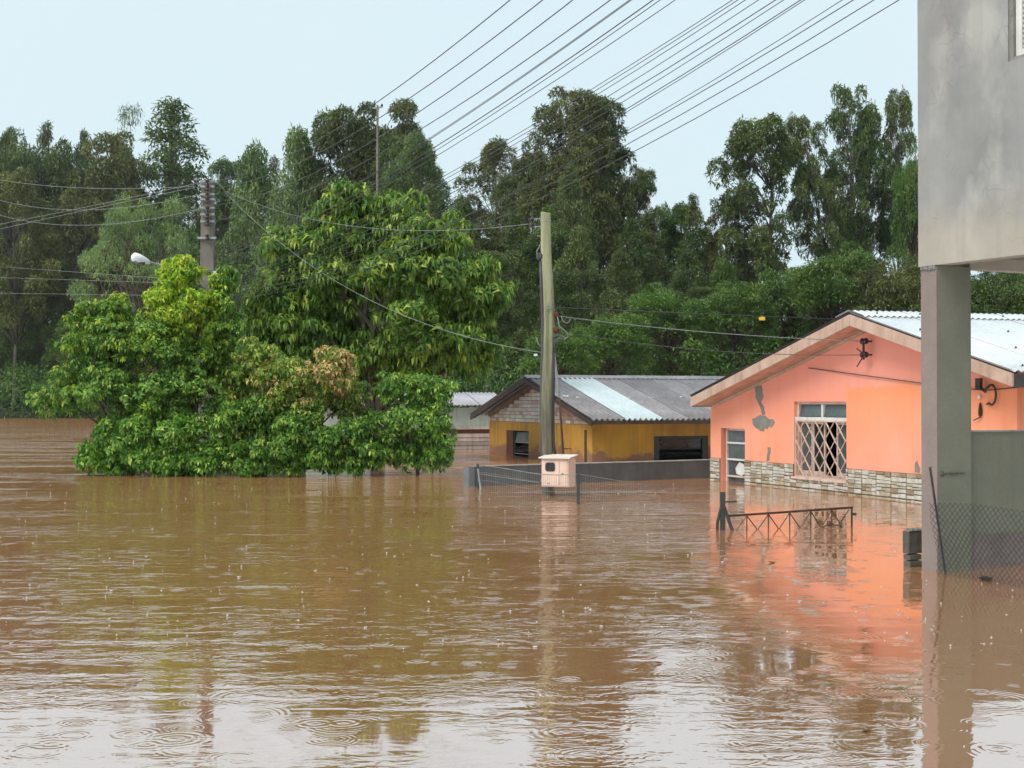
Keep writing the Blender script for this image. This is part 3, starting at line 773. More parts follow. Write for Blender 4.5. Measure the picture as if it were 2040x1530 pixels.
# gable tiles, each row cut to the roof slope
th_, tw_ = 0.105, 0.30
for r_ in range(12):
    z0 = 1.012 + r_ * th_
    for i in range(-1, 30):
        x0 = 0.02 + (i + (0.5 if r_ % 2 else 0)) * tw_; x1 = x0 + tw_ - 0.012
        x0c, x1c = max(x0, 0.02), min(x1, WY - 0.02)
        top = min(yroof(x0c), yroof(x1c)) - 0.22
        if x1c - x0c < 0.06 or top < z0 + 0.04: continue
        far = abs((x0c + x1c) / 2 - 3.6)
        mi = random.choices((0, 1, 2), (max(0.1, 3.6 - far * 0.9 + r_ * 0.25), 1.4, 0.4 + far * 0.7 * (1.2 if x0 > YA else 0.6)))[0]
        MB().box(x0c, x1c, -0.004, 0.011, zl(z0), zl(min(z0 + th_ - 0.012, top)), 0, 0.004).obj('gable_tile', M_GTILE[mi], yh)
yr = link('roof', None, yh); yr.empty_display_size = 0.2
sheets = slope_sheets(YA, YZA, YR, YZR, -YOH, 9, 0.9, M_ASB, 0.15, 0.034, yr)
bl = corrugated(0.9 + 0.15, math.hypot(YR - YA, YZR - YZA) + 0.02, 0.15, 0.034, M_BLUESHEET, 'roof_sheet')
sheets[1].data = bl; sheets[1]['label'] = 'pale blue roof sheet'
sheets[1].location.z += 0.008
slope_sheets(YA, YZA, YL, YZL, -YOH, 9, 0.9, M_ASB, 0.15, 0.034, yr)
for i in range(8):
    L = 1.0
    ca = MB().prism([(YA - 0.24, zl(yroof(YA - 0.24)) + 0.02), (YA, zl(YZA) + 0.03), (YA + 0.24, zl(yroof(YA + 0.24)) + 0.02), (YA + 0.24, zl(yroof(YA + 0.24)) + 0.034), (YA, zl(YZA) + 0.062 + 0.003 * (i % 2)), (YA - 0.24, zl(yroof(YA - 0.24)) + 0.034)], -YOH + i * L, -YOH + i * L + L + 0.03).obj('ridge_tile', M_ASB, yr)
def board(par, x0, z0, x1, z1, name, y0, y1, hgt, mat, drop):
    return MB().prism([(x0, zl(z0 - drop)), (x0, zl(z0 - drop - hgt)), (x1, zl(z1 - drop - hgt)), (x1, zl(z1 - drop))], y0, y1).obj(name, mat, par)
board(yr, YL, YZL, YA - 0.005, YZA, 'barge_board', -YOH + 0.005, -YOH + 0.04, 0.13, M_DBOARD, 0.03)
board(yr, YA + 0.005, YZA, YR, YZR, 'barge_board', -YOH + 0.005, -YOH + 0.04, 0.13, M_DBOARD, 0.03)
board(yr, 0.0, yroof(0), YA - 0.004, YZA, 'frieze_board', -0.045, -0.005, 0.13, M_BBOARD, 0.08)
board(yr, YA + 0.004, YZA, WY, yroof(WY), 'frieze_board', -0.045, -0.005, 0.13, M_BBOARD, 0.08)
MB().box(YR - 0.06, YR - 0.02, -YOH + 0.045, 7.6, zl(YZR - 0.12), zl(YZR - 0.03)).obj('eave_board', M_DBOARD, yr)
for y0 in np.arange(-0.3, 7.4, 0.95):
    board(yr, YL + 0.05, yroof(YL + 0.05), YA, YZA, 'rafter', y0, y0 + 0.05, 0.09, M_DBOARD, 0.032)
    board(yr, YA, YZA, YR - 0.07, yroof(YR - 0.07), 'rafter', y0, y0 + 0.05, 0.09, M_DBOARD, 0.032)
# sealant smears on the screw line
for (sxp, syp, wp) in ((1112, 786, 9), (1128, 789, 12), (1152, 791, 8), (1253, 793, 7), (1295, 791, 7), (1342, 789, 6), (1356, 790, 7), (1173, 753, 10)):
    L = math.hypot(YR - YA, YZR - YZA); nrm = Vector((-(YZR - YZA) / L, 0, (YR - YA) / L))
    best = None
    for u in np.linspace(0, 1, 60):
        xx = YA + (YR - YA) * u; zz_ = yroof(xx) + 0.02
        for yy in np.linspace(-0.3, 6.5, 100):
            w_ = YEL.world(xx, yy, zz_); a_, b_ = px(w_)
            e_ = (a_ - sxp) ** 2 + (b_ - syp) ** 2
            if best is None or e_ < best[0]: best = (e_, xx, yy, zz_)
    _, xx, yy, zz_ = best; w2_ = wp / 2830 * 38 / 2
    ring = [(yy + w2_ * random.uniform(0.7, 1.2) * math.cos(a), w2_ * 0.9 * random.uniform(0.6, 1.3) * math.sin(a)) for a in np.linspace(0, 2 * math.pi, 10)[:-1]]
    vs_ = [(xx + q[1] * (YR - YA) / L, q[0], zl(zz_ + q[1] * (YZR - YZA) / L) + h_) for h_ in (-0.004, 0.006) for q in ring]
    n_ = len(ring)
    MB()._add(vs_, [tuple(range(n_)), tuple(range(2 * n_ - 1, n_ - 1, -1))] + [(i, (i + 1) % n_, n_ + (i + 1) % n_, n_ + i) for i in range(n_)]).obj('sealant_patch', M_WHITE, yr)
# gable window with tilted louvre panes
gwin = MB(); gwin.box(gw0 + 0.002, gw0 + 0.55 * (gw1 - gw0) * 0.5, 0.02, 0.10, zl(-0.34), zl(gwz - 0.002))
gwo = gwin.obj('gable_window', M_MAROON, yh)
fx0 = gw0 + 0.3 * (gw1 - gw0)
for q in ((fx0, fx0 + 0.05, -0.34, gwz - 0.003), (gw1 - 0.05, gw1 - 0.003, -0.34, gwz - 0.003)): MB().box(q[0], q[1], 0.04, 0.12, zl(q[2]), zl(q[3])).obj('jamb', M_DMETAL, gwo)
for i in range(3):
    zc = gwz - 0.18 - i * 0.33
    o = link('louvre_pane', MB().box(0, gw1 - fx0 - 0.11, -0.005, 0.005, -0.14, 0.14).mesh('louvre_pane', M_DGLASS if i else M_GLASS), gwo, (fx0 + 0.055, 0.08, zl(zc)))
    o.rotation_euler = (-0.15 - 0.75 * (i > 0), 0, 0)
    MB().box(fx0 + 0.051, gw1 - 0.052, 0.05, 0.09, zl(zc - 0.17), zl(zc - 0.145)).obj('louvre_rail', M_GALV, gwo)
# long-side window
lwn = MB()
for (y0, y1, z0, z1) in ((ly0 + 0.003, ly0 + 0.16, lz0, lz1 - 0.003), (ly1 - 0.16, ly1 - 0.003, lz0, lz1 - 0.003), (ly0 + 0.16, ly1 - 0.16, lz1 - 0.07, lz1 - 0.003)):
    lwn.box(WY - 0.13, WY - 0.03, y0, y1, zl(z0), zl(z1))
lwo = lwn.obj('side_window', M_DMETAL, yh)
for i in range(2):
    zc = lz1 - 0.19 - i * 0.31
    o = link('louvre_pane', MB().box(-0.005, 0.005, 0, ly1 - ly0 - 0.34, -0.13, 0.13).mesh('louvre_pane', M_DGLASS), lwo, (WY - 0.08, ly0 + 0.17, zl(zc)))
    o.rotation_euler = (0, 0.1 + 0.8 * i, 0)
    MB().box(WY - 0.11, WY - 0.05, ly0 + 0.161, ly1 - 0.161, zl(zc - 0.165), zl(zc - 0.14)).obj('louvre_rail', M_DMETAL, lwo)

# leaning pipe and short iron post in front of the yellow gable
pa, pb = P(1131, 925, 34.0), P(1101, 686, 33.6)
lp = thing('leaning_pipe', 'thin grey pipe leaning in front of the yellow house roof', 'pipe', pa)
mid = pa + (pb - pa) * 0.56
MB().tube([(0, 0, -1.2), mid - pa], 0.026, 8).obj('lower_pipe', M_RUST, lp)
MB().tube([mid - pa, pb - pa], 0.034, 8).obj('upper_pipe', M_GALV, lp)
q = P(1130, 894, 34) - pa
MB().bar(q + np.array((-0.09, -0.03, 0)), q + np.array((0.09, -0.03, 0)), 0.025).obj('cross_bolt', M_RUST, lp)
pp = P(1166.5, 925, 35.2)
ip = thing('iron_post', 'short rusty iron post standing before the yellow gable wall', 'post', pp)
MB().tube([(0, 0, -1), (0, 0, P(1166.5, 859, 35.2)[2] - pp[2])], 0.032, 8).obj('shaft', M_RUST, ip)
MB().lathe((0, 0, P(1166.5, 859, 35.2)[2] - pp[2]), [(0.035, -0.02), (0.038, 0), (0.03, 0.03), (0.01, 0.035)], 8).obj('post_cap', M_RUST, ip)

# ================================================================== GREY HOUSE behind the shrubs
GH = Frame(*P(985, 897, 46.5)[:2], 19.8)
M_MINT = weather('mint_peeling_wall', (0.34, 0.40, 0.34), (0.52, 0.52, 0.46), 1.6, 0.85, (0.26, 0.23, 0.15), 0.6, 0.3)
M_PINKPLANK = weather('faded_pink_plank', (0.36, 0.27, 0.22), (0.56, 0.47, 0.41), 2.5, 0.85, (0.22, 0.12, 0.09), 0.6, 0.3, rnd=0.22)
M_LILAC = weather('lilac_grey_roof', (0.36, 0.34, 0.37), (0.47, 0.45, 0.48), 1.5, 0.6, (0.26, 0.23, 0.23), 0.5, 0.1, rnd=0.1)
gh = thing('shabby_house', 'shabby pale house with mint wall and lilac roof half hidden behind the shrubs', 'house', GH.world(0, 0, -1.3), GH.rot)
GW = 6.2
def gl(z): return z + 1.3
MB().box(-0.08, 0.08, -GW, 0.4, 0, gl(1.40)).obj('wall', M_MINT, gh)
MB().box(-3.4, -0.083, 0.25, 0.4, 0, gl(1.40)).obj('end_wall', M_MINT, gh)
for i, (z0, z1, dd) in enumerate(((0.70, 0.80, 0.05), (0.57, 0.69, 0.03), (0.44, 0.56, 0.045), (0.31, 0.43, 0.03), (0.18, 0.30, 0.045), (0.05, 0.17, 0.03), (-0.2, 0.04, 0.04))):
    MB().box(0.084, 0.084 + dd, -3.6, 0.38, gl(z0), gl(z1)).obj('plank', M_PINKPLANK if i != 1 else M_MAROON, gh)
me = corrugated(1.0, 1.75, 0.14, 0.018, M_LILAC, 'roof_sheet')
me2 = corrugated(1.0, 1.9, 0.14, 0.018, M_LILAC, 'roof_sheet')
for i in range(7):
    o = link('roof_sheet', me, gh); basis(o, (-1.35, -GW + 0.05 + i * 0.93 + 1.0, gl(1.90) + 0.004 * (i % 2)), (0, -1, 0), (1.72, 0, -0.42))
    o = link('roof_sheet', me2, gh); basis(o, (-1.35, -GW + 0.05 + i * 0.93, gl(1.90) + 0.004 * (i % 2)), (0, 1, 0), (-1.8, 0, -0.42))

# ================================================================== LOW GREY WALL
wl, wr_ = onwater(944, 969), onwater(1417, 952)
wv = wr_ - wl; wlen = float(np.hypot(wv[0], wv[1]))
gw = thing('garden_wall', 'low dark grey rendered wall in front of the yellow house', 'wall', (wl[0], wl[1], 0), math.atan2(wv[1], wv[0]))
M_GREYW = weather('dark_grey_render', (0.075, 0.072, 0.070), (0.12, 0.115, 0.11), 1.6, 0.85, (0.05, 0.047, 0.045), 0.5, 0.25)
M_COPE = weather('pale_coping', (0.26, 0.24, 0.21), (0.38, 0.36, 0.32), 4, 0.85, (0.15, 0.14, 0.12), 0.5, 0.3)
MB().box(0, wlen, 0, 0.14, -1.3, 0.365).obj('wall_body', M_GREYW, gw)
nseg = 7
for i in range(nseg):
    a, b_ = wlen * i / nseg, wlen * (i + 1) / nseg - 0.008
    MB().box(a, b_, -0.008, 0.15, 0.367, 0.385 + 0.004 * random.random(), 0, 0.004).obj('coping_slab', M_COPE, gw)
MB().box(-0.13, -0.003, -0.03, 0.17, -1.3, 0.37).obj('end_pier', weather('pier_grey', (0.12, 0.128, 0.13), (0.17, 0.178, 0.178), 3, 0.85), gw)

# ================================================================== CONCRETE BUILDING on the right
BF = Frame(*P(1838, 1134.5, 13.55)[:2], 27.0)
def concrete_wall():
    k = NT('cracked_concrete_render'); v = k.coord()
    base = k.ramp(k.noise(0.9, 5, 0.6, v), [(0.36, (0.22, 0.217, 0.212)), (0.66, (0.31, 0.305, 0.297))])
    # pale lime blooms, cracked
    patch = k.ramp(k.noise(1.1, 4, 0.55, k.coord((1.3, 1.3, 0.9), loc=(1.3, 0, 2.2))), [(0.52, (0,) * 3), (0.66, (0.75,) * 3)])
    base = k.mix(patch, base, (0.41, 0.40, 0.37))
    vo = k.n('ShaderNodeTexVoronoi', feature='DISTANCE_TO_EDGE'); vo.inputs['Scale'].default_value = 8.0
    warp = k.n('ShaderNodeMix', data_type='VECTOR'); warp.inputs[0].default_value = 0.06
    nz = k.n('ShaderNodeTexNoise'); nz.inputs['Scale'].default_value = 5; k.l(v, nz.inputs['Vector'])
    k.l(k.coord((1, 1, 0.6)), warp.inputs[4]); k.l(nz.outputs['Color'], warp.inputs[5]); k.l(warp.outputs[1], vo.inputs['Vector'])
    crack = k.ramp(vo.outputs['Distance'], [(0.0, (1,) * 3), (0.02, (0.5,) * 3), (0.045, (0,) * 3)])
    crack = k.mix(1.0, crack, k.ramp(k.noise(1.5, 3, 0.5, k.coord((1, 1, 1), loc=(4, 2, 0))), [(0.46, (0,) * 3), (0.62, (0.5,) * 3)]), 'MULTIPLY')
    base = k.mix(crack, base, (0.21, 0.20, 0.18))
    sx = k.n('ShaderNodeSeparateXYZ'); k.l(v, sx.inputs[0])
    zz = k.math('ADD', sx.outputs[2], k.math('MULTIPLY', k.math('SUBTRACT', k.noise(1.5, 4, 0.6, v), 0.5), 0.7))
    base = k.mix(k.ramp(k.math('MULTIPLY', zz, 0.1), [(0.44, (0.6,) * 3), (0.475, (0,) * 3)]), base, (0.40, 0.355, 0.28))
    runs = k.ramp(k.noise(1.0, 4, 0.6, k.coord((6, 6, 0.4))), [(0.5, (0,) * 3), (0.75, (0.4,) * 3)])
    base = k.mix(runs, base, (0.24, 0.215, 0.19))
    k.l(base, k.b.inputs['Base Color']); k.b.inputs['Roughness'].default_value = 0.9
    k.b.inputs['Specular IOR Level'].default_value = 0.15
    k.bump(k.math('ADD', k.math('MULTIPLY', crack, -1.5), k.noise(30, 4, 0.6, v)), 0.25, 0.008)
    return k.m
M_CONC = concrete_wall()
M_MAUVE = weather('mauve_grey_paint', (0.19, 0.152, 0.136), (0.25, 0.20, 0.178), 1.5, 0.85, (0.18, 0.14, 0.12), 0.4, 0.15)
M_SAGE = weather('sage_grey_paint', (0.16, 0.166, 0.126), (0.205, 0.211, 0.162), 1.2, 0.85, (0.125, 0.13, 0.10), 0.45, 0.12)
M_SLATE = weather('mauve_tile_band', (0.13, 0.105, 0.10), (0.20, 0.165, 0.155), 3, 0.7, (0.09, 0.07, 0.065), 0.5, 0.3)
cb_ = thing('concrete_building', 'grey cracked concrete building on a pillar at the right edge', 'building', BF.world(0, 0, -1.3), BF.rot)
zc = lambda z: z + 1.3
PW, PD = 0.205, 0.425                        # pillar: face in the street plane, face towards the camera
# upper wall with window opening
wx = BF.hit_y(2010, 60)[0]; wz = BF.hit_y(2012, 122)[2]
ZBK = BF.hit_y(1840, 531)[2]
MB().sheet([(-0.03, zc(ZBK)), (3.6, zc(ZBK)), (3.6, zc(6.4)), (-0.03, zc(6.4))], [[(wx, zc(wz)), (wx + 1.4, zc(wz)), (wx + 1.4, zc(5.9)), (wx, zc(5.9))]], -0.012, 0.16).obj('upper_wall', M_CONC, cb_)
MB().box(-0.03, 0.13, 0.163, 5.0, zc(ZBK + 0.001), zc(6.4)).obj('upper_end_wall', M_CONC, cb_)
MB().box(0.133, 3.6, 0.163, 5.0, zc(ZBK + 0.10), zc(ZBK + 0.26)).obj('floor_slab', M_MAUVE, cb_)
MB().box(PW * 0.2, PW * 0.95, PD + 0.003, 5.0, zc(ZBK - 0.015), zc(ZBK + 0.098)).obj('beam', M_CONC, cb_)
MB().box(-0.02, 3.6, 0.14, 5.0, zc(6.402), zc(6.55)).obj('roof_slab', M_CONC, cb_)
# pillar: mauve street face, sage camera face
p = MB(); n_r = 9
pil = MB().box(0, PW, 0.006, PD, 0, zc(ZBK) - 0.004)
pil.obj('pillar', M_SAGE, cb_)
MB().box(-0.004, PW - 0.001, -0.006, 0.0045, 0, zc(ZBK) - 0.012).obj('pillar_face', M_MAUVE, cb_)
# chipped mortar at the pillar head
for i in range(6):
    xx = 0.005 + i * 0.033
    MB().box(xx, xx + random.uniform(0.02, 0.032), -0.015 - random.random() * 0.012, -0.007, zc(ZBK - 0.03 - random.random() * 0.03), zc(ZBK - 0.003), 0, 0.004).obj('mortar_chip', M_MORTAR, cb_)
M_DMORTAR = weather('dark_mortar', (0.07, 0.065, 0.055), (0.12, 0.115, 0.10), 9, 0.95)
# mortar scar across the pillar
zz0 = BF.hit_x(1905, 943, PW)[2]
for i in range(9):
    y0_ = 0.05 + i * 0.032; h_ = random.uniform(0.004, 0.011)
    MB().box(PW + 0.001, PW + 0.004 + random.random() * 0.007, y0_, y0_ + random.uniform(0.022, 0.036), zc(zz0 - h_ + random.uniform(-0.006, 0.006)), zc(zz0 + h_)).obj('mortar_scar', M_DMORTAR, cb_)
MB().lathe((PW + 0.001, 0.05, zc(zz0)), [(0.03, 0), (0.022, 0.008), (0.01, 0.014)], 7, 'x').obj('mortar_scar', M_DMORTAR, cb_)
# low parapet wall right of the pillar
zt = BF.hit_x(1942, 861, PW - 0.05)[2]; zbnd = BF.hit_x(1960, 1064, PW - 0.05)[2]
MB().box(PW - 0.20, PW - 0.05, PD + 0.003, 4.5, 0, zc(zt)).obj('parapet_wall', M_SAGE, cb_)
MB().box(PW - 0.21, PW - 0.035, PD + 0.003, 4.5, zc(zt) + 0.002, zc(zt) + 0.014).obj('parapet_cap', M_COPE, cb_)
for i in range(10):
    MB().box(PW - 0.048, PW - 0.035, PD + 0.02 + i * 0.40, PD + 0.02 + i * 0.40 + 0.392, zc(-0.4), zc(zbnd)).obj('base_tile', M_SLATE, cb_)
# window with white louvred shutter
wn = MB().box(wx + 0.003, wx + 0.05, 0.0, 0.10, zc(wz + 0.003), zc(5.89)).box(wx + 0.052, wx + 1.39, 0.0, 0.10, zc(wz + 0.003), zc(wz + 0.03)).obj('window', M_MORTAR, cb_)
MB().box(wx + 0.053, wx + 0.118, 0.03, 0.07, zc(wz + 0.034), zc(5.88)).obj('shutter_stile', M_WHITE, wn)
MB().box(wx + 0.121, wx + 1.35, 0.03, 0.07, zc(wz + 0.034), zc(wz + 0.09)).obj('shutter_rail', M_WHITE, wn)
slat = MB().box(0, 1.2, -0.017, 0.017, -0.004, 0.004).mesh('shutter_slat', M_WHITE)
for i in range(26):
    o = link('shutter_slat', slat, wn, (wx + 0.121, 0.05, zc(wz + 0.115 + i * 0.045))); o.rotation_euler = (0.7, 0, 0)
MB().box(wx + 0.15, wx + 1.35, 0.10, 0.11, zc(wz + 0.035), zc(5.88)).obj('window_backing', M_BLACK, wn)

# broken masonry stub beside the pillar
st0 = P(1813, 1133, 13.75)
stub = thing('masonry_stub', 'short broken masonry stub standing in the water left of the pillar', 'wall stub', (st0[0], st0[1], 0), BF.rot + math.pi / 2)
M_DIRTYM = weather('dirty_masonry', (0.075, 0.07, 0.055), (0.13, 0.12, 0.095), 7, 0.95, (0.035, 0.033, 0.026), 0.6, 0.6)
sw_ = 0.185
for i, (z0, z1) in enumerate(((-1.0, -0.003), (0.0, 0.055), (0.063, 0.115), (0.125, 0.34))):
    ins = 0.02 * (i in (1, 2))
    MB().box(ins * 0.4, sw_ - ins, 0.02 * i * 0.3, 0.10, z0, z1, 0, 0.008).obj('masonry_course', M_DIRTYM, stub)
for i in range(5):
    x0 = 0.003 + i * 0.032
    MB().box(x0, x0 + 0.031, 0.01, 0.09, 0.342, 0.350 + random.random() * 0.02, 0, 0.006).obj('broken_top', M_MORTAR, stub)

# ================================================================== WOODEN POLE with meter box
pb_ = onwater(1091, 986)
PDp = float(pb_[1])
pole = thing('wooden_pole', 'mossy crooked wooden utility pole rising from the water beside the meter box', 'utility pole', (pb_[0], pb_[1], 0))
def wood_pole_mat():
    k = NT('mossy_pole_wood'); v = k.coord()
    st = k.noise(1.0, 5, 0.65, k.coord((14, 14, 0.9)))
    green = k.ramp(st, [(0.3, (0.17, 0.17, 0.095)), (0.55, (0.30, 0.305, 0.18)), (0.75, (0.42, 0.42, 0.28))])
    grey = k.ramp(st, [(0.3, (0.05, 0.045, 0.035)), (0.55, (0.13, 0.115, 0.085)), (0.78, (0.27, 0.25, 0.18))])
    sx = k.n('ShaderNodeSeparateXYZ'); k.l(v, sx.inputs[0])
    zz = k.math('ADD', sx.outputs[2], k.math('MULTIPLY', k.math('SUBTRACT', k.noise(2, 4, 0.6, k.coord((3, 3, 0.6))), 0.5), 2.6))
    mr = k.n('ShaderNodeMapRange'); k.l(zz, mr.inputs['Value']); mr.inputs['From Min'].default_value = 1.2; mr.inputs['From Max'].default_value = 3.2
    col = k.mix(mr.outputs[0], grey, green)
    col = k.mix(k.ramp(k.noise(1.0, 4, 0.7, k.coord((30, 30, 1.2))), [(0.60, (0,) * 3), (0.68, (0.7,) * 3)]), col, (0.04, 0.037, 0.025))
    k.l(col, k.b.inputs['Base Color']); k.b.inputs['Roughness'].default_value = 0.85
    k.b.inputs['Specular IOR Level'].default_value = 0.2
    k.bump(st, 0.6, 0.02)
    return k.m
M_POLE = wood_pole_mat()
prof = [(1096, 1100, 24), (1093, 985, 25), (1091, 960, 25), (1090, 900, 25), (1089, 840, 25.5), (1090, 780, 25), (1092, 700, 24), (1093, 650, 23.5), (1093, 612, 23), (1091, 560, 22), (1088, 500, 21.5), (1087.5, 450, 20.5), (1087, 440, 21), (1087, 424, 20)]
NS = 28; vs_ = []; k_ = 0
zp = []
for (a, c), (a2, c2) in zip([(prof[i][:2], prof[i][2]) for i in range(len(prof) - 1)], [(prof[i + 1][:2], prof[i + 1][2]) for i in range(len(prof) - 1)]):
    for t in np.linspace(0, 1, 6)[:-1]: zp.append((a[0] + (a2[0] - a[0]) * t, a[1] + (a2[1] - a[1]) * t, c + (c2 - c) * t))
zp.append(prof[-1])
rads = []
for (x, y, w) in zp:
    c = P(x, y, PDp) - np.array((pb_[0], pb_[1], 0)); r = w / 2 * PDp / F
    for j in range(NS):
        a = 2 * math.pi * j / NS; rr = r * (1 + 0.035 * math.sin(3 * a + y * 0.02) + 0.02 * math.sin(7 * a))
        da = abs((a + math.pi / 2 + math.pi) % (2 * math.pi) - math.pi)      # angle from the camera side
        if 616 < y < 790 and da < 0.33: rr *= 0.5 + 0.4 * max(0, (y - 700) / 90)
        vs_.append((c[0] + rr * math.cos(a), c[1] + rr * math.sin(a), c[2] + (0.012 * math.sin(2 * a) if y < 426 else 0)))
R_ = len(zp)
fs_ = [(i * NS + j, i * NS + (j + 1) % NS, (i + 1) * NS + (j + 1) % NS, (i + 1) * NS + j) for i in range(R_ - 1) for j in range(NS)]
fs_ += [tuple(range((R_ - 1) * NS, R_ * NS))]
link('shaft', mesh_from('shaft', vs_, fs_, M_POLE, True), pole)
base_np = np.array((pb_[0], pb_[1], 0.0))
def pl_(x, y, dd=0.0): return P(x, y, PDp + dd) - base_np
MB().tube([pl_(1087, 441), pl_(1087, 439)], [0.096, 0.096], 20).obj('band', M_GALV, pole)
# fork bracket with insulator on the left of the head
MB().bar(pl_(1054, 435.5), pl_(1082, 435.5), 0.016).bar(pl_(1054, 451.5), pl_(1082, 451.5), 0.016).bar(pl_(1058.5, 433), pl_(1058.5, 455), 0.012).obj('insulator_fork', M_GALV, pole)
link('insulator', INS, pole, pl_(1058.5, 443.5))
MB().bar(pl_(1092, 441.2), pl_(1113, 441.2), 0.014).obj('through_bolt', M_DMETAL, pole)
for y in (626, 658):
    o = link('insulator', MB().lathe((0, 0, 0), [(0.012, 0), (0.035, 0.02), (0.05, 0.06), (0.045, 0.09), (0.02, 0.1)], 10, 'x').mesh('insulator', M_MAROON, True), pole, pl_(1101, y, -0.03))
# black conduit and fat cable down the left side
MB().tube([pl_(1071, 470, -0.02), pl_(1073, 469.5), pl_(1079, 474), pl_(1078, 485), pl_(1070, 500), pl_(1069, 512), pl_(1073, 518)], 0.012, 6).obj('loose_wire', M_WIRE, pole, True)
MB().lathe(pl_(1075, 510, -0.05), [(0.03, -0.02), (0.05, -0.02), (0.06, 0.0), (0.05, 0.03), (0.03, 0.03)], 14, 'y').obj('weather_head', M_CABLE, pole, True)
cpts = [(1077, 520), (1078, 560), (1079.5, 600), (1081, 640), (1080, 700), (1078.5, 760), (1078, 820), (1079, 880), (1080, 925)]
MB().tube([pl_(x, y, -0.03) for x, y in cpts], 0.026, 8).obj('conduit', M_CABLE, pole, True)
MB().tube([pl_(x, y, -0.06) for x, y in ((1103, 700), (1103, 760), (1102, 830), (1103, 880), (1107, 912))], 0.022, 8).obj('conduit', M_DMETAL, pole, True)
MB().tube([pl_(x, y, -0.05) for x, y in ((1110, 629), (1113, 643), (1114, 650), (1122, 656), (1131, 664), (1132, 671), (1124, 675), (1115, 676))], 0.010, 6).obj('loose_wire', M_WIRE, pole, True)
MB().tube([pl_(x, y, -0.06) for x, y in ((1118, 630), (1121, 640), (1130, 644), (1135, 640), (1136, 634))], 0.008, 6).obj('loose_wire', M_WIRE, pole, True)
MB().tube([pl_(x, y, -0.06) for x, y in ((1104, 673), (1109, 668), (1117, 669), (1122, 675), (1117, 677), (1112, 674), (1106, 680), (1104, 700))], 0.018, 8).obj('cable_gooseneck', M_CABLE, pole, True)
MB().tube([pl_(x, y, -0.04) for x, y in ((1070, 672), (1070, 680), (1074, 687), (1078, 690))], 0.010, 6).obj('loose_wire', M_WIRE, pole, True)
for y in (613, 608): MB().bar(pl_(1088, y, -0.11), pl_(1097, y, -0.11), 0.012).obj('staple', M_GALV, pole)
MB().box(-0.03, 0.03, -0.006, 0.006, -0.02, 0.02).obj('white_tag', M_WHITE, pole).location = tuple(pl_(1067, 707, -0.05))

# meter box
M_BOX = weather('pale_pink_painted_metal', (0.66, 0.45, 0.36), (0.74, 0.55, 0.46), 3, 0.6, (0.45, 0.26, 0.17), 0.5, 0.12)
M_BOXROOF = weather('pale_cream_metal', (0.70, 0.60, 0.52), (0.78, 0.70, 0.62), 3, 0.6, (0.5, 0.36, 0.26), 0.4, 0.12)
bd = PDp - 0.42
def bx_(x, y): return P(x, y, bd)
b0 = bx_(1106, 970)
mb = thing('meter_box', 'pale pink metal electricity meter box fixed to the wooden pole above the water', 'meter box', b0, math.radians(-24))
ww, hh, dp = 0.50, 0.475, 0.30
def boxl(): return MB()
boxl().box(-ww / 2, ww / 2, 0.0, dp, 0.0, hh, 0, 0.008).obj('case', M_BOX, mb)
MB().prism([(-0.05, hh + 0.085), (dp + 0.03, hh + 0.012 + 0.10), (dp + 0.03, hh + 0.02 + 0.10), (-0.05, hh + 0.10)], -ww / 2 - 0.03, ww / 2 + 0.03, 0, 'x').obj('lid_roof', M_BOXROOF, mb) if False else None
MB().prism([(-0.06, hh + 0.004), (dp + 0.03, hh + 0.05), (dp + 0.03, hh + 0.065), (-0.06, hh + 0.02)], -ww / 2 - 0.03, ww / 2 + 0.035, 0, 'x').obj('lid_roof', M_BOXROOF, mb)
MB().box(-ww / 2 + 0.02, 0.075, -0.012, -0.001, 0.02, hh - 0.03, 0, 0.004).obj('door', M_BOX, mb)
MB().box(0.09, ww / 2 - 0.015, -0.010, -0.001, 0.02, hh - 0.03, 0, 0.004).obj('door', M_BOX, mb)
# rounded viewing window with dark rubber rim
def rrect(cx, cz, w, h, r, n=5):
    out = []
    for (sx, sz, a0) in ((1, 1, 0), (-1, 1, 90), (-1, -1, 180), (1, -1, 270)):
        for a in np.linspace(a0, a0 + 90, n): out.append((cx + sx * (w / 2 - r) + r * math.cos(math.radians(a)), cz + sz * (h / 2 - r) + r * math.sin(math.radians(a))))
    return out
MB().sheet(rrect(-0.085, 0.335, 0.175, 0.15, 0.04), [rrect(-0.085, 0.335, 0.135, 0.11, 0.03)], -0.022, -0.013).obj('window_rim', M_DMETAL, mb)
MB().prism(rrect(-0.085, 0.335, 0.134, 0.109, 0.03), -0.017, -0.0135).obj('window_pane', M_DGLASS, mb)
MB().lathe((0.14, -0.011, 0.22), [(0.016, 0), (0.016, -0.006), (0.005, -0.012)], 8, 'y').obj('lock', M_DMETAL, mb)
MB().box(-0.14, -0.09, -0.015, -0.0125, 0.045, 0.058).obj('name_plate', M_MORTAR, mb)
for z in (0.1, 0.4): MB().lathe((-ww / 2 - 0.01, 0.02, z), [(0.012, -0.03), (0.012, 0.03)], 8).obj('hinge', M_GALV, mb)

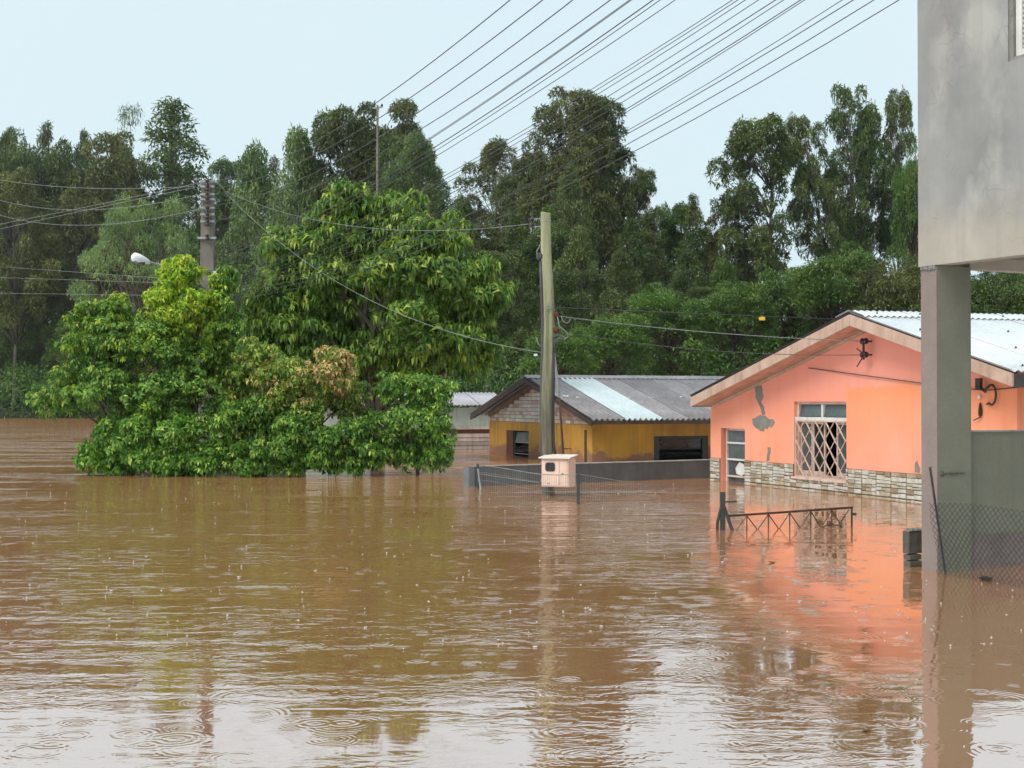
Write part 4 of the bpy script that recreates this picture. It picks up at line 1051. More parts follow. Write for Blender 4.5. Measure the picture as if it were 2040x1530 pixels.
# ================================================================== CONCRETE POLE with rack insulators and lamp
CD = 36.0
cb0 = P(413, 900, CD); cb0[2] = 0
M_POLEC = weather('weathered_pole_concrete', (0.155, 0.135, 0.115), (0.22, 0.195, 0.165), 2.5, 0.9, (0.09, 0.075, 0.06), 0.6, 0.3)
cpole = thing('concrete_pole', 'brown concrete utility pole with stacked insulator racks behind the shrubs', 'utility pole', cb0)
def cl(x, y, dd=0.0): return P(x, y, CD + dd) - cb0
ztop = cl(412, 362)[2]
vs_ = []
for z, w in ((-1.5, 0.21), (0, 0.205), (ztop * 0.6, 0.175), (ztop, 0.145)):
    vs_ += [(-w, -w * 0.75, z), (w, -w * 0.75, z), (w, w * 0.75, z), (-w, w * 0.75, z)]
fs_ = [(i * 4 + j, i * 4 + (j + 1) % 4, (i + 1) * 4 + (j + 1) % 4, (i + 1) * 4 + j) for i in range(3) for j in range(4)] + [(12, 13, 14, 15)]
link('shaft', mesh_from('shaft', vs_, fs_, M_POLEC), cpole)
RACKS = [361, 371.5, 387, 397, 414, 427, 441]
for y in RACKS:
    MB().bar(cl(399, y, -0.18), cl(427, y, -0.18), 0.035, 0.05).obj('rack_clamp', M_GALV, cpole)
    link('insulator', INS, cpole, cl(412.5, y + 3, -0.24))
MB().bar(cl(394, 474, -0.18), cl(431, 474, -0.18), 0.05, 0.05).obj('rack_clamp', M_GALV, cpole)
link('insulator', INS, cpole, cl(412.5, 473, -0.24))
for y in (372, 398, 427):
    link('insulator', INS, cpole, cl(389, y, -0.1))
    MB().bar(cl(389, y, -0.1), cl(404, y, -0.1), 0.02).obj('insulator_arm', M_DMETAL, cpole)
MB().bar(cl(428, 540, -0.3), cl(430, 588, -0.3), 0.075, 0.05).obj('cable_riser', M_WHITE, cpole)
MB().tube([cl(405, 560, -0.2), cl(360, 540, -0.8), cl(330, 530, -1.1), cl(297, 522, -1.3)], [0.03, 0.03, 0.027, 0.025], 8).obj('lamp_arm', M_GALV, cpole)
a, b_ = cl(298, 523, -1.3), cl(262, 510, -1.55)
v_ = norm(b_ - a); L_ = np.linalg.norm(b_ - a)
lamp = MB().tube([a, a + v_ * L_ * 0.25, a + v_ * L_ * 0.6, a + v_ * L_ * 0.9, b_], [0.045, 0.085, 0.12, 0.11, 0.03], 12).mesh('lamp_head', weather('lamp_white', (0.66, 0.67, 0.67), (0.78, 0.79, 0.79), 4, 0.35, None, 0, 0), True)
lh = link('lamp_head', lamp, cpole)
MB().tube([a + v_ * L_ * 0.3 + np.array((0, 0, -0.06)), a + v_ * L_ * 0.85 + np.array((0, 0, -0.07))], [0.08, 0.07], 10).obj('lens', M_GLASS, lh, True)
MB().box(-0.1, 0.1, -0.1, 0.1, -0.06, 0.06).obj('junction_box', M_WHITE, cpole).location = tuple(cl(402, 611, -0.9))

# far pole on the wooded hill
fb = P(752, 360, 98)
fpole = thing('hilltop_pole', 'thin white concrete pole standing up above the trees on the hill', 'utility pole', (fb[0], fb[1], fb[2]))
zt_ = P(752, 210, 98)[2] - fb[2]
MB().tube([(0, 0, -6), (0, 0, zt_)], [0.10, 0.07], 8).obj('shaft', M_POLEC, fpole)
MB().bar((-0.35, 0, zt_ - 0.2), (0.35, 0, zt_ - 0.1), 0.1).obj('cross_arm', M_GALV, fpole)
for x_ in (-0.3, 0.3): MB().lathe((x_, 0, zt_ - 0.1), [(0.05, 0), (0.09, 0.08), (0.05, 0.2)], 6).obj('insulator', M_INSUL, fpole)

# ================================================================== WIRES
def wire(name, label, S, E, mid, r=0.008, mat=M_CABLE, ext=1.0, n=26, group='overhead cables', t0=0.0, cat='cable'):
    S3, E3 = P(*S), P(*E); sag = 0.0
    if mid:
        lo, hi = 0.0, 1.0
        up = px(E3)[0] > px(S3)[0]
        for _ in range(50):
            t = (lo + hi) / 2
            if (px(S3 + (E3 - S3) * t)[0] < mid[0]) == up: lo = t
            else: hi = t
        q = S3 + (E3 - S3) * t
        sag = (q[2] - P(mid[0], mid[1], q[1])[2]) / max(4 * t * (1 - t), 0.05)
    pts = []
    for t in np.linspace(t0, ext, n):
        q = S3 + (E3 - S3) * t; q[2] -= sag * 4 * t * (1 - t); pts.append(q)
    r *= 0.82
    b = MB().tube([p - S3 for p in pts], r, 5)
    o = b.obj(name, mat, None, True, label=label, category=cat, group=group)
    o.location = tuple(S3)
    return o
G1 = [((430, 360), (700, 238), 1016), ((430, 374), (604, 320), 1081), ((428, 409), (674, 320), 1141), ((428, 440), (731, 320), 1216)]
ords = ['topmost', 'second', 'third', 'fourth']
for i, (s_, m_, xe_) in enumerate(G1):
    wire('power_line', '%s of the four widely spaced dark power lines crossing the sky' % ords[i], (s_[0], s_[1], 36), (xe_, 0, 16), m_, 0.0085, ext=1.45, group='upper power lines', cat='power line')
G1b = [((430, 505), (836, 288), 1254), ((430, 510), (836, 291), 1258), ((430, 515), (852, 302), 1301), ((430, 525), (858, 306.5), 1315), ((430, 535), (866, 313), 1345)]
for i, (s_, m_, xe_) in enumerate(G1b):
    wire('telephone_cable', '%s cable from the left in the middle bunch of five crossing the sky' % ['first', 'second', 'third', 'fourth', 'fifth'][i], (s_[0], s_[1], 36), (xe_, 0, 16), m_, 0.0065 if i != 2 else 0.009, ext=1.45, group='middle bunch of cables', cat='cable')
G2 = [(555, (899, 343), 1459), (558, (905, 347), 1470), (562, (912, 352), 1485), (566, (940, 352), 1511), (570, (1204, 213), 1545), (574, (1221, 215), 1561), (580, (1218, 235), 1595), (582, (1225, 237), 1603), (584, (1240, 266), 1678), (586, (1246, 269), 1700), (590, (1243, 291), 1741), (597, (1232, 318), 1791)]
for i, (ys, m_, xe_) in enumerate(G2):
    last = i == len(G2) - 1
    wire('telephone_cable', 'lowest and rightmost dark cable crossing the sky' if last else '%s cable from the left in the right bunch crossing the sky' % ['first', 'second', 'third', 'fourth', 'fifth', 'sixth', 'seventh', 'eighth', 'ninth', 'tenth', 'eleventh'][i],
         (440, ys, 36), (xe_, 0, 16), m_, 0.0075 if i in (4, 6, 9, 10, 11) else 0.006, ext=1.4, group='right bunch of cables')
LW = [((389, 371), (331, 374), (-60, 347)), ((402, 386), (343, 399), (-60, 380)), ((402, 415), (336, 430), (-60, 409)), ((412, 361), (245, 397), (-60, 458)), ((399, 371), (245, 403), (-60, 470))]
lab = ['upper pale wire running nearly level left from the concrete pole', 'second pale wire running nearly level left from the concrete pole', 'third pale wire running nearly level left from the concrete pole',
       'pale wire sloping down left from the top of the concrete pole', 'lower of the two pale wires sloping down left from the concrete pole']
for i, (s_, m_, e_) in enumerate(LW):
    wire('power_line', lab[i], (*s_, 35.8), (*e_, 52), m_, 0.0085, M_WIRE, group='wires left of the concrete pole', cat='power line')
for i, (s_, e_) in enumerate((((405, 560), (-60, 527)), ((405, 566), (-60, 551)), ((405, 590), (-60, 583)))):
    wire('telephone_cable', '%s of three thin low cables running left below the street lamp' % ['upper', 'middle', 'lower'][i], (*s_, 36), (*e_, 52), None, 0.006, M_WIRE, group='low cables at the left')
wire('service_drop', 'pale sagging wire from the concrete pole to the head of the wooden pole', (448, 381, 35.8), (1056, 446, PDp), (814, 459), 0.007, M_WIRE, group=None or 'service drops')
wire('service_drop', 'twisted wire slanting down from the concrete pole to the middle of the wooden pole', (448, 383, 35.8), (1078, 702, PDp), (750, 604), 0.008, M_WIRE, group='service drops')
jn = wire('jumper_wire', 'short wire looping off the right side of the concrete pole top', (415, 361, 35.8), (449, 382, 35.8), (437, 367), 0.010, M_WIRE, n=10, group='service drops')
h1, h2 = ORANGE.world(q1[0], -0.16, q1[2]), ORANGE.world(q2[0], -0.16, q2[2])
def px3(p): a, b_ = px(p); return (a, b_, p[1])
wire('service_drop', 'upper wire from the wooden pole to the orange house gable', (1108, 629, PDp), px3(h1), (1400, 661), 0.008, M_WIRE, group='service drops')
wire('service_drop', 'lower wire from the wooden pole to the orange house gable', (1110, 660, PDp), px3(h2), (1400, 697), 0.007, M_CABLE, group='service drops')
tw_o = wire('telephone_cable', 'thin wire with a yellow tag from the wooden pole over the orange roof', (1103, 612, PDp), (1800, 640, 30), (1518, 630), 0.009, M_CABLE, group='service drops')
tg = P(1518, 633, PDp + 4)
M_YTAG = weather('yellow_tag', (0.65, 0.38, 0.04), (0.75, 0.48, 0.06), 6, 0.5, None, 0, 0)
# the tag hangs where the wire passes
S3, E3 = P(1103, 612, PDp), P(1800, 640, 30)
t_ = 0.62; q_ = S3 + (E3 - S3) * t_; a_, b_ = px(q_)
tag_o = MB().box(-0.06, 0.06, -0.008, 0.008, -0.07, -0.005).box(-0.02, 0.02, -0.010, 0.010, -0.005, 0.02).obj('yellow_tag', M_YTAG, tw_o)
qq = P(1518, 631, q_[1]); tag_o.location = tuple(qq - S3)

# ================================================================== SMALL GATE in the water
gp = onwater(1440, 1056)
M_GATEPOST = weather('dark_teal_post', (0.028, 0.034, 0.034), (0.055, 0.062, 0.06), 6, 0.6, (0.04, 0.03, 0.02), 0.4, 0.2)
gt = thing('gate_post', 'dark braced gate post sticking out of the water left of the low truss gate', 'post', (gp[0], gp[1], 0))
def gg(x, y, dd=0.0): return P(x, y, gp[1] + dd) - np.array((gp[0], gp[1], 0))
zt_ = gg(1438, 980)[2]
MB().box(-0.032, 0.028, -0.03, 0.03, -0.9, zt_).obj('shaft', M_GATEPOST, gt)
MB().tube([(-0.012, 0, 0.31), (-0.07, -0.02, 0.1), (-0.082, -0.03, -0.3)], 0.019, 8).obj('brace', M_GATEPOST, gt)
MB().tube([(0.01, 0, 0.31), (0.075, -0.02, 0.11), (0.135, -0.03, -0.06)], 0.021, 8).obj('brace', M_GATEPOST, gt)
MB().bar(gg(1445, 1000), gg(1468, 999), 0.018).obj('latch_bar', M_RUST, gt)
g0 = np.array((gp[0] + 0.03, gp[1], 0.0))
gate = thing('truss_gate', 'low dark iron truss gate lying just above the floodwater', 'gate', g0)
A_, B_ = P(1451, 1028, gp[1]) - g0, P(1698, 1011, 18.25) - g0
MB().bar(A_, B_, 0.026).obj('top_rail', M_RUST, gate)
MB().bar(B_ + np.array((-0.008, 0, 0.012)), B_ * np.array((1, 1, 0)) + np.array((-0.008, 0, -0.4)), 0.022).obj('end_post', M_RUST, gate)
MB().bar(B_ + np.array((0.004, 0, -0.085)), B_ + np.array((0.05, 0, -0.085)), 0.03).obj('latch', M_RUST, gate)
LZ = -0.035
for k_ in range(5):
    t = 0.145 + k_ * 0.171; q = A_ + (B_ - A_) * t
    MB().bar(q + np.array((0, 0, -0.014)), (q[0], q[1], -0.35), 0.013).obj('upright', M_RUST, gate)
    for sgn, wd in ((1, 0.011), (-1, 0.008)):
        if k_ == 0 and sgn < 0: wd = 0.006
        t2 = t + sgn * 0.085; q2_ = A_ + (B_ - A_) * t2; q2_[2] = LZ + 0.02
        MB().bar(q + np.array((0, 0.006 * sgn, -0.012)), (q2_[0] + sgn * 0.02, q2_[1] + 0.006 * sgn, LZ), wd).obj('diagonal', M_RUST, gate)
q = A_ + (B_ - A_) * 0.96; MB().bar(q + np.array((0.02, 0, -0.02)), (q[0] - 0.09, q[1], 0.05), 0.010).obj('diagonal', M_RUST, gate)
MB().tube([A_ + (B_ - A_) * t + np.array((0, -0.01, 0)) * 1 - np.array((0, 0, (A_ + (B_ - A_) * t)[2] - z)) for t, z in ((0.74, -0.01), (0.78, 0.02), (0.83, 0.028), (0.88, 0.02), (0.93, -0.01))], 0.008, 6).obj('lower_scroll', M_RUST, gate, True)

# ================================================================== WELDED MESH FENCE before the grey wall
f1, f2 = onwater(957, 973), onwater(1152, 1004)
mf = thing('mesh_fence', 'sagging welded wire mesh fence with slim posts before the grey wall', 'fence', (f1[0], f1[1], 0))
def fl_(p): return np.array(p) - np.array((f1[0], f1[1], 0))
t1 = P(952, 924, f1[1]); t2 = P(1152, 943, f2[1])
MB().bar(fl_((t1[0], f1[1], -0.8)), fl_(t1), 0.05).obj('post', M_GATEPOST, mf)
MB().tube([fl_(P(952, 934, f1[1] - 0.05)), fl_(P(957.5, 975, f1[1] - 0.12))], 0.016, 6).obj('brace', M_GALV, mf)
MB().bar(fl_((t2[0], f2[1], -0.8)), fl_(t2), 0.045).obj('post', M_GATEPOST, mf)
def fence_top(u):       # top wire from post 1 through post 2 to where it dips under
    a = P(953, 926, f1[1] - 0.03); b_ = P(1152, 944, f2[1] - 0.03); c = onwater(1330, 972) + np.array((0, 0, -0.02))
    if u <= 1: q = a + (b_ - a) * u; q[2] -= 0.05 * 4 * u * (1 - u) - 0.02 * math.sin(u * 6.28); return q
    return b_ + (c - b_) * (u - 1) ** 0.9
MB().tube([fl_(fence_top(u)) for u in np.linspace(0, 2, 40)], 0.0075, 5).obj('top_wire', M_WIRE, mf)
w = MB()
for u in np.linspace(0.012, 1.95, 96):
    q = fence_top(u); w.tube([fl_(q), fl_((q[0] + 0.004 * math.sin(u * 40), q[1], -0.3))], 0.0026, 4)
for h_ in (0.13, 0.27):
    pts = [fence_top(u) - np.array((0, 0, h_)) for u in np.linspace(0, 1.3, 20)]
    w.tube([fl_(p) for p in pts], 0.0026, 4)
w.obj('wire_mesh', M_WIRE, mf, kind='stuff')
pts = [fl_(P(955 + 120 * t, 944 + 18 * t, f1[1] - (f1[1] - f2[1]) * t * 0.6)) for t in np.linspace(0, 1, 8)]
MB().tube(pts, 0.006, 5).obj('slack_wire', M_WIRE, mf)

# ================================================================== CHAIN-LINK beside the pillar
cf0 = BF.world(0.28, -0.16, 0)
cf = thing('chain_link_fence', 'dark chain link fence half sunk in the water beside the pillar', 'fence', cf0, BF.rot)
FL, ZT = 3.2, 0.655
stp = 0.062
def warp_pt(x, z):
    lean = 0.10 * max(0.0, (0.65 - z)) if x < 0.5 else 0.0
    return (x + lean * (1 - x / 0.5 if x < 0.5 else 0) + 0.012 * math.sin(z * 7 + x * 3), 0.02 * math.sin(x * 4) + 0.015 * math.sin(z * 9), z * (1 + 0.04 * math.sin(x * 2.5)) - 0.05 * max(0, 0.35 - z) * math.sin(x * 5))
cw = MB()
nseg = int(0.95 / (stp / 2))
for i in range(-16, int(FL / stp) + 16):
    for sgn in (1, -1):
        pts = []
        for j in range(nseg + 1):
            z = ZT - j * stp / 2 * 1.0; x = i * stp + sgn * j * stp / 2
            if 0 <= x <= FL: pts.append(warp_pt(x, z))
        if len(pts) > 2: cw.tube(pts, 0.003, 3, 0, False)
cw.obj('wire_mesh', M_DMETAL, cf, kind='stuff')
rod_a, rod_b = cf0 + np.array((0, 0, -0.3)), P(1853, 933, float(cf0[1]) - 0.02)
rod_t = P(1883, 1139, float(cf0[1])); dv = rod_t - rod_b
rd = thing('iron_rod', 'thin dark iron rod leaning on the pillar at the end of the chain link', 'rod', rod_t)
MB().tube([rod_b - rod_t, np.zeros(3), dv * 0.25], 0.011, 6).obj('shaft', M_DMETAL, rd)
MB().tube([rod_b - rod_t + np.array((0, 0, 0.004)), rod_b - rod_t + dv * -0.01], 0.016, 6).obj('rod_tip', M_RUST, rd)
pq = BF.local(P(2026, 1100, 12.4)); 
MB().tube([(2.0 - 0.28 - 0.42, 0.03, -0.6), (2.0 - 0.28 - 0.42, 0.03, 0.45)], 0.006, 5).obj('tie_wire', M_DMETAL, cf)
# clump of flotsam caught on the mesh
fc = onwater(1965, 1157)
fo = thing('debris_clump', 'small dark clump of floating debris caught by the chain link', 'debris', (fc[0], fc[1], 0))
d_ = MB()
for i in range(26):
    a = random.uniform(0, 6.28); r0 = random.uniform(0, 0.03); L_ = random.uniform(0.03, 0.075)
    c = np.array((r0 * math.cos(a), r0 * math.sin(a), 0.0)); e = np.array((math.cos(a) * random.uniform(0.2, 1), math.sin(a) * 0.6, random.uniform(0.1, 0.9)))
    d_.tube([c, c + norm(e) * L_ * 0.6, c + norm(e) * L_ + np.array((0, 0, -0.012))], [0.010, 0.007, 0.003], 5)
d_.obj('twigs', M_DBOARD, fo)
MB().lathe((0, 0, -0.03), [(0.02, 0), (0.045, 0.03), (0.03, 0.06), (0.008, 0.075)], 9).obj('mud_lump', M_DBOARD, fo, True)

# a few leaves and a twig adrift
M_DRIFT = weather('drifting_leaf', (0.10, 0.06, 0.025), (0.20, 0.13, 0.06), 20, 0.6, None, 0, 0)
for (x, y, L_, lab_) in ((1537, 1121, 0.06, 'small curled brown leaf afloat in front of the truss gate'), (1311, 1322, 0.035, 'tiny brown leaf afloat in the bright reflection at the centre'), (1727, 1458, 0.035, 'brown leaf afloat in the foreground left of the pillar reflection'), (1120, 996, 0.09, 'bent brown leaf afloat between the meter box and the fence post')):
    q = onwater(x, y); t = thing('floating_leaf', lab_, 'leaf', q, rng.uniform(0, 6.28))
    vs_ = [(-L_, 0, 0.004), (-L_ * 0.3, L_ * 0.38, 0.012), (L_ * 0.4, L_ * 0.34, 0.014), (L_, 0, 0.02), (L_ * 0.4, -L_ * 0.34, 0.012), (-L_ * 0.3, -L_ * 0.38, 0.010), (0, 0, 0.003)]
    vs_ += [(a, b, c - 0.002) for a, b, c in vs_]
    link('blade', mesh_from('blade', vs_, [(6, i, (i + 1) % 6) for i in range(6)] + [(13, 7 + (i + 1) % 6, 7 + i) for i in range(6)], M_DRIFT), t)
    MB().tube([(-L_, 0, 0.004), (-L_ * 1.5, 0.004, 0.012)], 0.0015, 5).obj('stalk', M_DRIFT, t)

# ================================================================== FOLIAGE
def cluster_mesh(name, nl, L, Wd, mat, droop=0.5, seed=0):
    """one rosette of leaves round a twig end, pointing along +z"""
    g = np.linspace(0, 2 * math.pi, nl, endpoint=False) + rng.uniform(-0.3, 0.3, nl)
    el = rng.uniform(-0.35, 0.8, nl)
    dirs = norm(np.stack([np.cos(g) * np.cos(el), np.sin(g) * np.cos(el), np.sin(el) - droop * 0.5], 1))
    base = np.stack([np.cos(g) * 0.02, np.sin(g) * 0.02, rng.uniform(-0.06, 0.03, nl) * L * 4], 1)
    V, Fc, k = leaf_arrays(base, dirs, L * rng.uniform(0.7, 1.15, nl), Wd * rng.uniform(0.8, 1.15, nl), 0.22, droop)
    tone = np.repeat(np.clip(rng.normal(0.5, 0.22, nl) , 0, 1), k)
    return tri_mesh(name, V, Fc, mat, tone)
def rosettes(pos, axis, nl, L, Wd, droop=0.55, tone_c=0.45, tone_s=0.2):
    n = len(pos)
    ref = np.where(np.abs(axis[:, 2:3]) > 0.9, np.array((1.0, 0, 0)), np.array((0, 0, 1.0)))
    a = norm(np.cross(axis, ref)); b = np.cross(axis, a)
    g = (np.linspace(0, 2 * math.pi, nl, endpoint=False)[None] + rng.uniform(0, 6.28, (n, 1)) + rng.uniform(-0.35, 0.35, (n, nl)))[..., None]
    el = rng.uniform(-0.35, 0.85, (n, nl))[..., None]
    d = np.cos(g) * np.cos(el) * a[:, None] + np.sin(g) * np.cos(el) * b[:, None] + np.sin(el) * axis[:, None]
    d[..., 2] -= droop * 0.5
    d = norm(d).reshape(-1, 3)
    base = np.repeat(pos, nl, 0) + axis.repeat(nl, 0) * rng.uniform(-0.25, 0.1, (n * nl, 1)) * L
    V, Fc, k = leaf_arrays(base, d, L * rng.uniform(0.65, 1.15, n * nl), Wd * rng.uniform(0.8, 1.15, n * nl), 0.22, droop)
    ct = rng.normal(tone_c, tone_s, n)
    tone = np.repeat(np.clip(np.repeat(ct, nl) + rng.normal(0, 0.12, n * nl), 0, 1), k)
    return V, Fc, tone
def sub_blobs(lobes, per, rs=(0.28, 0.42)):
    """lobes: (centre, radii); returns smaller blobs over their shells"""
    out = []
    for c, r in lobes:
        c, r = np.array(c, float), np.array(r, float)
        dd = rand_dirs(per); dd[:, 2] = np.abs(dd[:, 2]) * np.where(rng.random(per) < 0.75, 1, -0.8)
        rad = rng.uniform(0.5, 0.86, per)[:, None]
        for q, s in zip(c + norm(dd) * r * rad, rng.uniform(rs[0], rs[1], per)):
            out.append((q, np.full(3, s * float(np.mean(r))) * np.array((1.1, 1.1, 0.8))))
    return out
def shell_points(blobs, n):
    w = np.array([b[1].prod() ** (2 / 3) for b in blobs]); w /= w.sum()
    idx = rng.choice(len(blobs), n, p=w)
    C = np.array([b[0] for b in blobs])[idx]; R = np.array([b[1] for b in blobs])[idx]
    d = rand_dirs(n); d[:, 2] = np.where((d[:, 2] < 0) & (rng.random(n) < 0.55), -d[:, 2], d[:, 2])
    return C + d * R * rng.uniform(0.72, 1.05, (n, 1)), d
def limb(b, a, c, r0, r1, bend=0.12, n=6, sides=6):
    a, c = np.array(a, float), np.array(c, float); L = np.linalg.norm(c - a)
    off = rng.normal(0, bend * L, 3) * np.array((1, 1, 0.4))
    pts = [a + (c - a) * t + off * 4 * t * (1 - t) for t in np.linspace(0, 1, n)]
    b.tube(pts, list(np.linspace(r0, r1, n)), sides)
    return pts

def near_tree(name, label, cat, foot, lobes, n_ros, nl, L, Wd, mats, per=14, n_parts=150, droop=0.5, trunk=(0.12, 0.05), floor=0.02, bark=M_BARK, inner=0.35, tones=(0.45, 0.2), rs=(0.28, 0.42)):
    """foot: world base; lobes in world coords; mats: [(material, weight, test)] by region"""
    t = thing(name, label, cat, foot)
    foot = np.array(foot, float)
    blobs = sub_blobs(lobes, per, rs)
    pos, ax = shell_points(blobs, n_ros)
    ax = norm(ax * 0.8 + np.array((0, -0.1, 0.55)) + rng.normal(0, 0.25, ax.shape))
    # filling rosettes deeper inside
    ni = int(n_ros * inner)
    ci = rng.integers(0, len(lobes), ni)
    pin = np.array([np.array(lobes[i][0]) + rand_dirs(1)[0] * np.array(lobes[i][1]) * rng.uniform(0.2, 0.8) for i in ci])
    pos = np.concatenate([pos, pin]); ax = np.concatenate([ax, norm(rand_dirs(ni) + np.array((0, 0, 0.5)))])
    keep = pos[:, 2] > floor
    pos, ax = pos[keep], ax[keep]
    which = np.zeros(len(pos), int)
    for k, (m, test) in enumerate(mats):
        if test is not None:
            which[test(pos)] = k
    # rosettes nearest the camera and outermost become leaf clusters of their own
    cen = np.mean([l[0] for l in lobes], 0)
    front = -(pos[:, 1]) + 0.25 * np.abs(pos[:, 0] - cen[0]) + rng.uniform(0, 1.2, len(pos)) + 0.25 * pos[:, 2]
    order = np.argsort(-front)
    part_i, rest = order[:n_parts], order[n_parts:]
    crown = None
    for k, (m, _) in enumerate(mats):
        sel = rest[which[rest] == k]
        if not len(sel): continue
        V, Fc, tone = rosettes(pos[sel], ax[sel], nl, L, Wd, droop, *tones)
        o = link('crown' if crown is None else 'foliage', tri_mesh(name + '_leaves', V - foot, Fc, m, tone), t, kind='stuff')
        if crown is None: crown = o
    protos = {k: [cluster_mesh('leaf_cluster', nl, L, Wd, m, droop) for _ in range(4)] for k, (m, _) in enumerate(mats)}
    for j, i in enumerate(part_i):
        o = link('leaf_cluster', protos[which[i]][j % 4], crown, pos[i] - foot)
        o.rotation_euler = Vector(ax[i]).to_track_quat('Z', 'Y').to_euler()
        s = float(rng.uniform(0.85, 1.15)); o.scale = (s, s, s)
    # trunk and limbs
    b = MB(); top = cen - foot; top[2] = max(top[2] * 0.9, 0.6)
    limb(b, (0, 0, -1.5), top, trunk[0], trunk[1], 0.03, 8, 8)
    for c, r in lobes:
        a = top * rng.uniform(0.15, 0.6); e = np.array(c) - foot
        limb(b, a, e, trunk[1] * 1.1, trunk[1] * 0.35, 0.1)
    for bc, br_ in blobs[::2]:
        li = int(np.argmin([np.linalg.norm(np.array(l[0]) - bc) for l in lobes])); a = np.array(lobes[li][0]) - foot
        limb(b, a, bc - foot, trunk[1] * 0.4, 0.008, 0.1, 5, 5)
    b.obj('trunk', bark, t, True)
    return t
def lobe(x, y, rx, ry, d, rd=None):
    c = P(x, y, d); k = d / F
    return (c, np.array((rx * k, (rd if rd is not None else rx * k * 0.8), ry * k)))

# --- mango tree
MD = 38.0
near_tree('mango_tree', 'big dark green tree with long drooping leaves behind the flooded shrubs', 'tree', (P(765, 800, MD)[0], MD, 0),
          [lobe(700, 450, 90, 85, MD, 1.2), lobe(610, 520, 105, 90, MD, 1.4), lobe(840, 500, 120, 90, MD, 1.4), lobe(930, 600, 85, 110, MD, 1.3), lobe(760, 600, 170, 130, MD - 0.6, 1.8),
           lobe(560, 640, 62, 75, MD, 1.1), lobe(850, 690, 130, 70, MD - 0.4, 1.5), lobe(680, 700, 70, 60, MD, 1.2), lobe(940, 700, 65, 65, MD, 1.0), lobe(790, 420, 70, 45, MD, 1.0), lobe(690, 390, 50, 32, MD, 0.6), lobe(760, 730, 120, 55, MD - 0.3, 1.4), lobe(600, 600, 95, 80, MD - 0.3, 1.2), lobe(530, 690, 45, 55, MD - 0.2, 0.8), lobe(900, 560, 80, 60, MD - 0.5, 1.2), lobe(640, 770, 90, 50, MD, 1.0), lobe(560, 580, 70, 70, MD - 0.4, 1.0), lobe(620, 670, 90, 70, MD - 0.5, 1.1), lobe(530, 640, 45, 60, MD - 0.3, 0.8), lobe(650, 560, 80, 70, MD - 0.7, 1.0)],
          4000, 10, 0.33, 0.078, [(L_MANGO, None)], 13, 260, 0.75, (0.22, 0.10), 1.6, inner=0.4, tones=(0.5, 0.24), rs=(0.24, 0.36))
# --- flooded shrubs and small trees, left
SD = 31.5
leftA = [lobe(240, 700, 120, 85, SD, 1.1), lobe(170, 735, 68, 80, SD, 0.9), lobe(175, 650, 44, 55, SD, 0.5), lobe(330, 690, 90, 80, SD - 0.2, 1.0), lobe(135, 800, 72, 48, SD + 0.5, 0.7), lobe(260, 790, 140, 70, SD - 0.3, 1.1), lobe(400, 760, 80, 90, SD - 0.2, 0.9), lobe(215, 630, 62, 40, SD, 0.5)]
near_tree('flooded_tree', 'broad leafy green tree standing in the flood at the far left', 'tree', (P(270, 900, SD)[0], SD, 0), leftA, 3300, 8, 0.135, 0.052,
          [(L_GREEN, None), (L_LIME, lambda p: rng.random(len(p)) < np.clip((p[:, 2] - 2.2) * 0.16, 0.02, 0.35))], 15, 190, 0.5, (0.09, 0.04), 0.25, tones=(0.48, 0.26))
near_tree('lime_tree', 'slender tree with bright yellow green top in front of the concrete pole', 'tree', (P(375, 900, SD)[0], SD - 0.2, 0),
          [lobe(362, 575, 66, 56, SD - 0.3, 0.6), lobe(328, 630, 58, 52, SD - 0.4, 0.6), lobe(385, 640, 72, 62, SD - 0.5, 0.6), lobe(440, 610, 44, 66, SD - 0.2, 0.5), lobe(456, 562, 24, 36, SD - 0.2, 0.3), lobe(352, 532, 40, 28, SD - 0.3, 0.35), lobe(440, 680, 50, 55, SD - 0.3, 0.5)],
          2100, 8, 0.13, 0.05, [(L_LIME, None), (L_GREEN, lambda p: (p[:, 0] * F / p[:, 1] + 1020 > 430 + 12 * rng.normal(size=len(p))) | (p[:, 2] < CAMZ + (112 + 40 * rng.normal(size=len(p))) * p[:, 1] / F) | (rng.random(len(p)) < 0.07))], 13, 130, 0.6, (0.07, 0.035), 0.3, tones=(0.5, 0.25))
def salmon_zone(p):
    X = p[:, 0] * F / p[:, 1] + 1020; Y = 800 - (p[:, 2] - CAMZ) * F / p[:, 1]
    u_ = rng.random(len(p))
    return ((((X - 662) / 52) ** 2 + ((Y - 725) / 40) ** 2 < 1) & (u_ < 0.6)) | ((((X - 640) / 130) ** 2 + ((Y - 745) / 60) ** 2 < 1) & (u_ < 0.10)) | (((X - 680) / 14) ** 2 + ((Y - 782) / 18) ** 2 < 1)
def yellow_zone(p):
    X = p[:, 0] * F / p[:, 1] + 1020; Y = 800 - (p[:, 2] - CAMZ) * F / p[:, 1]
    return (Y < 840) & (X < 720) & (rng.random(len(p)) < 0.72)
near_tree('yellowing_shrub', 'yellowing shrub with a salmon tinted crown in the middle of the flooded shrubs', 'shrub', (P(590, 900, SD)[0], SD, 0),
          [lobe(520, 735, 75, 58, SD - 0.5, 0.7), lobe(600, 770, 95, 60, SD - 0.7, 0.8), lobe(672, 742, 58, 50, SD - 0.8, 0.6), lobe(560, 820, 100, 55, SD - 0.7, 0.8), lobe(690, 800, 70, 50, SD, 0.7), lobe(470, 770, 45, 60, SD, 0.6)],
          2200, 7, 0.135, 0.052, [(L_GREEN, None), (L_YELLOW, yellow_zone), (L_SALMON, salmon_zone)], 14, 170, 0.6, (0.06, 0.03), 0.2, tones=(0.52, 0.25))
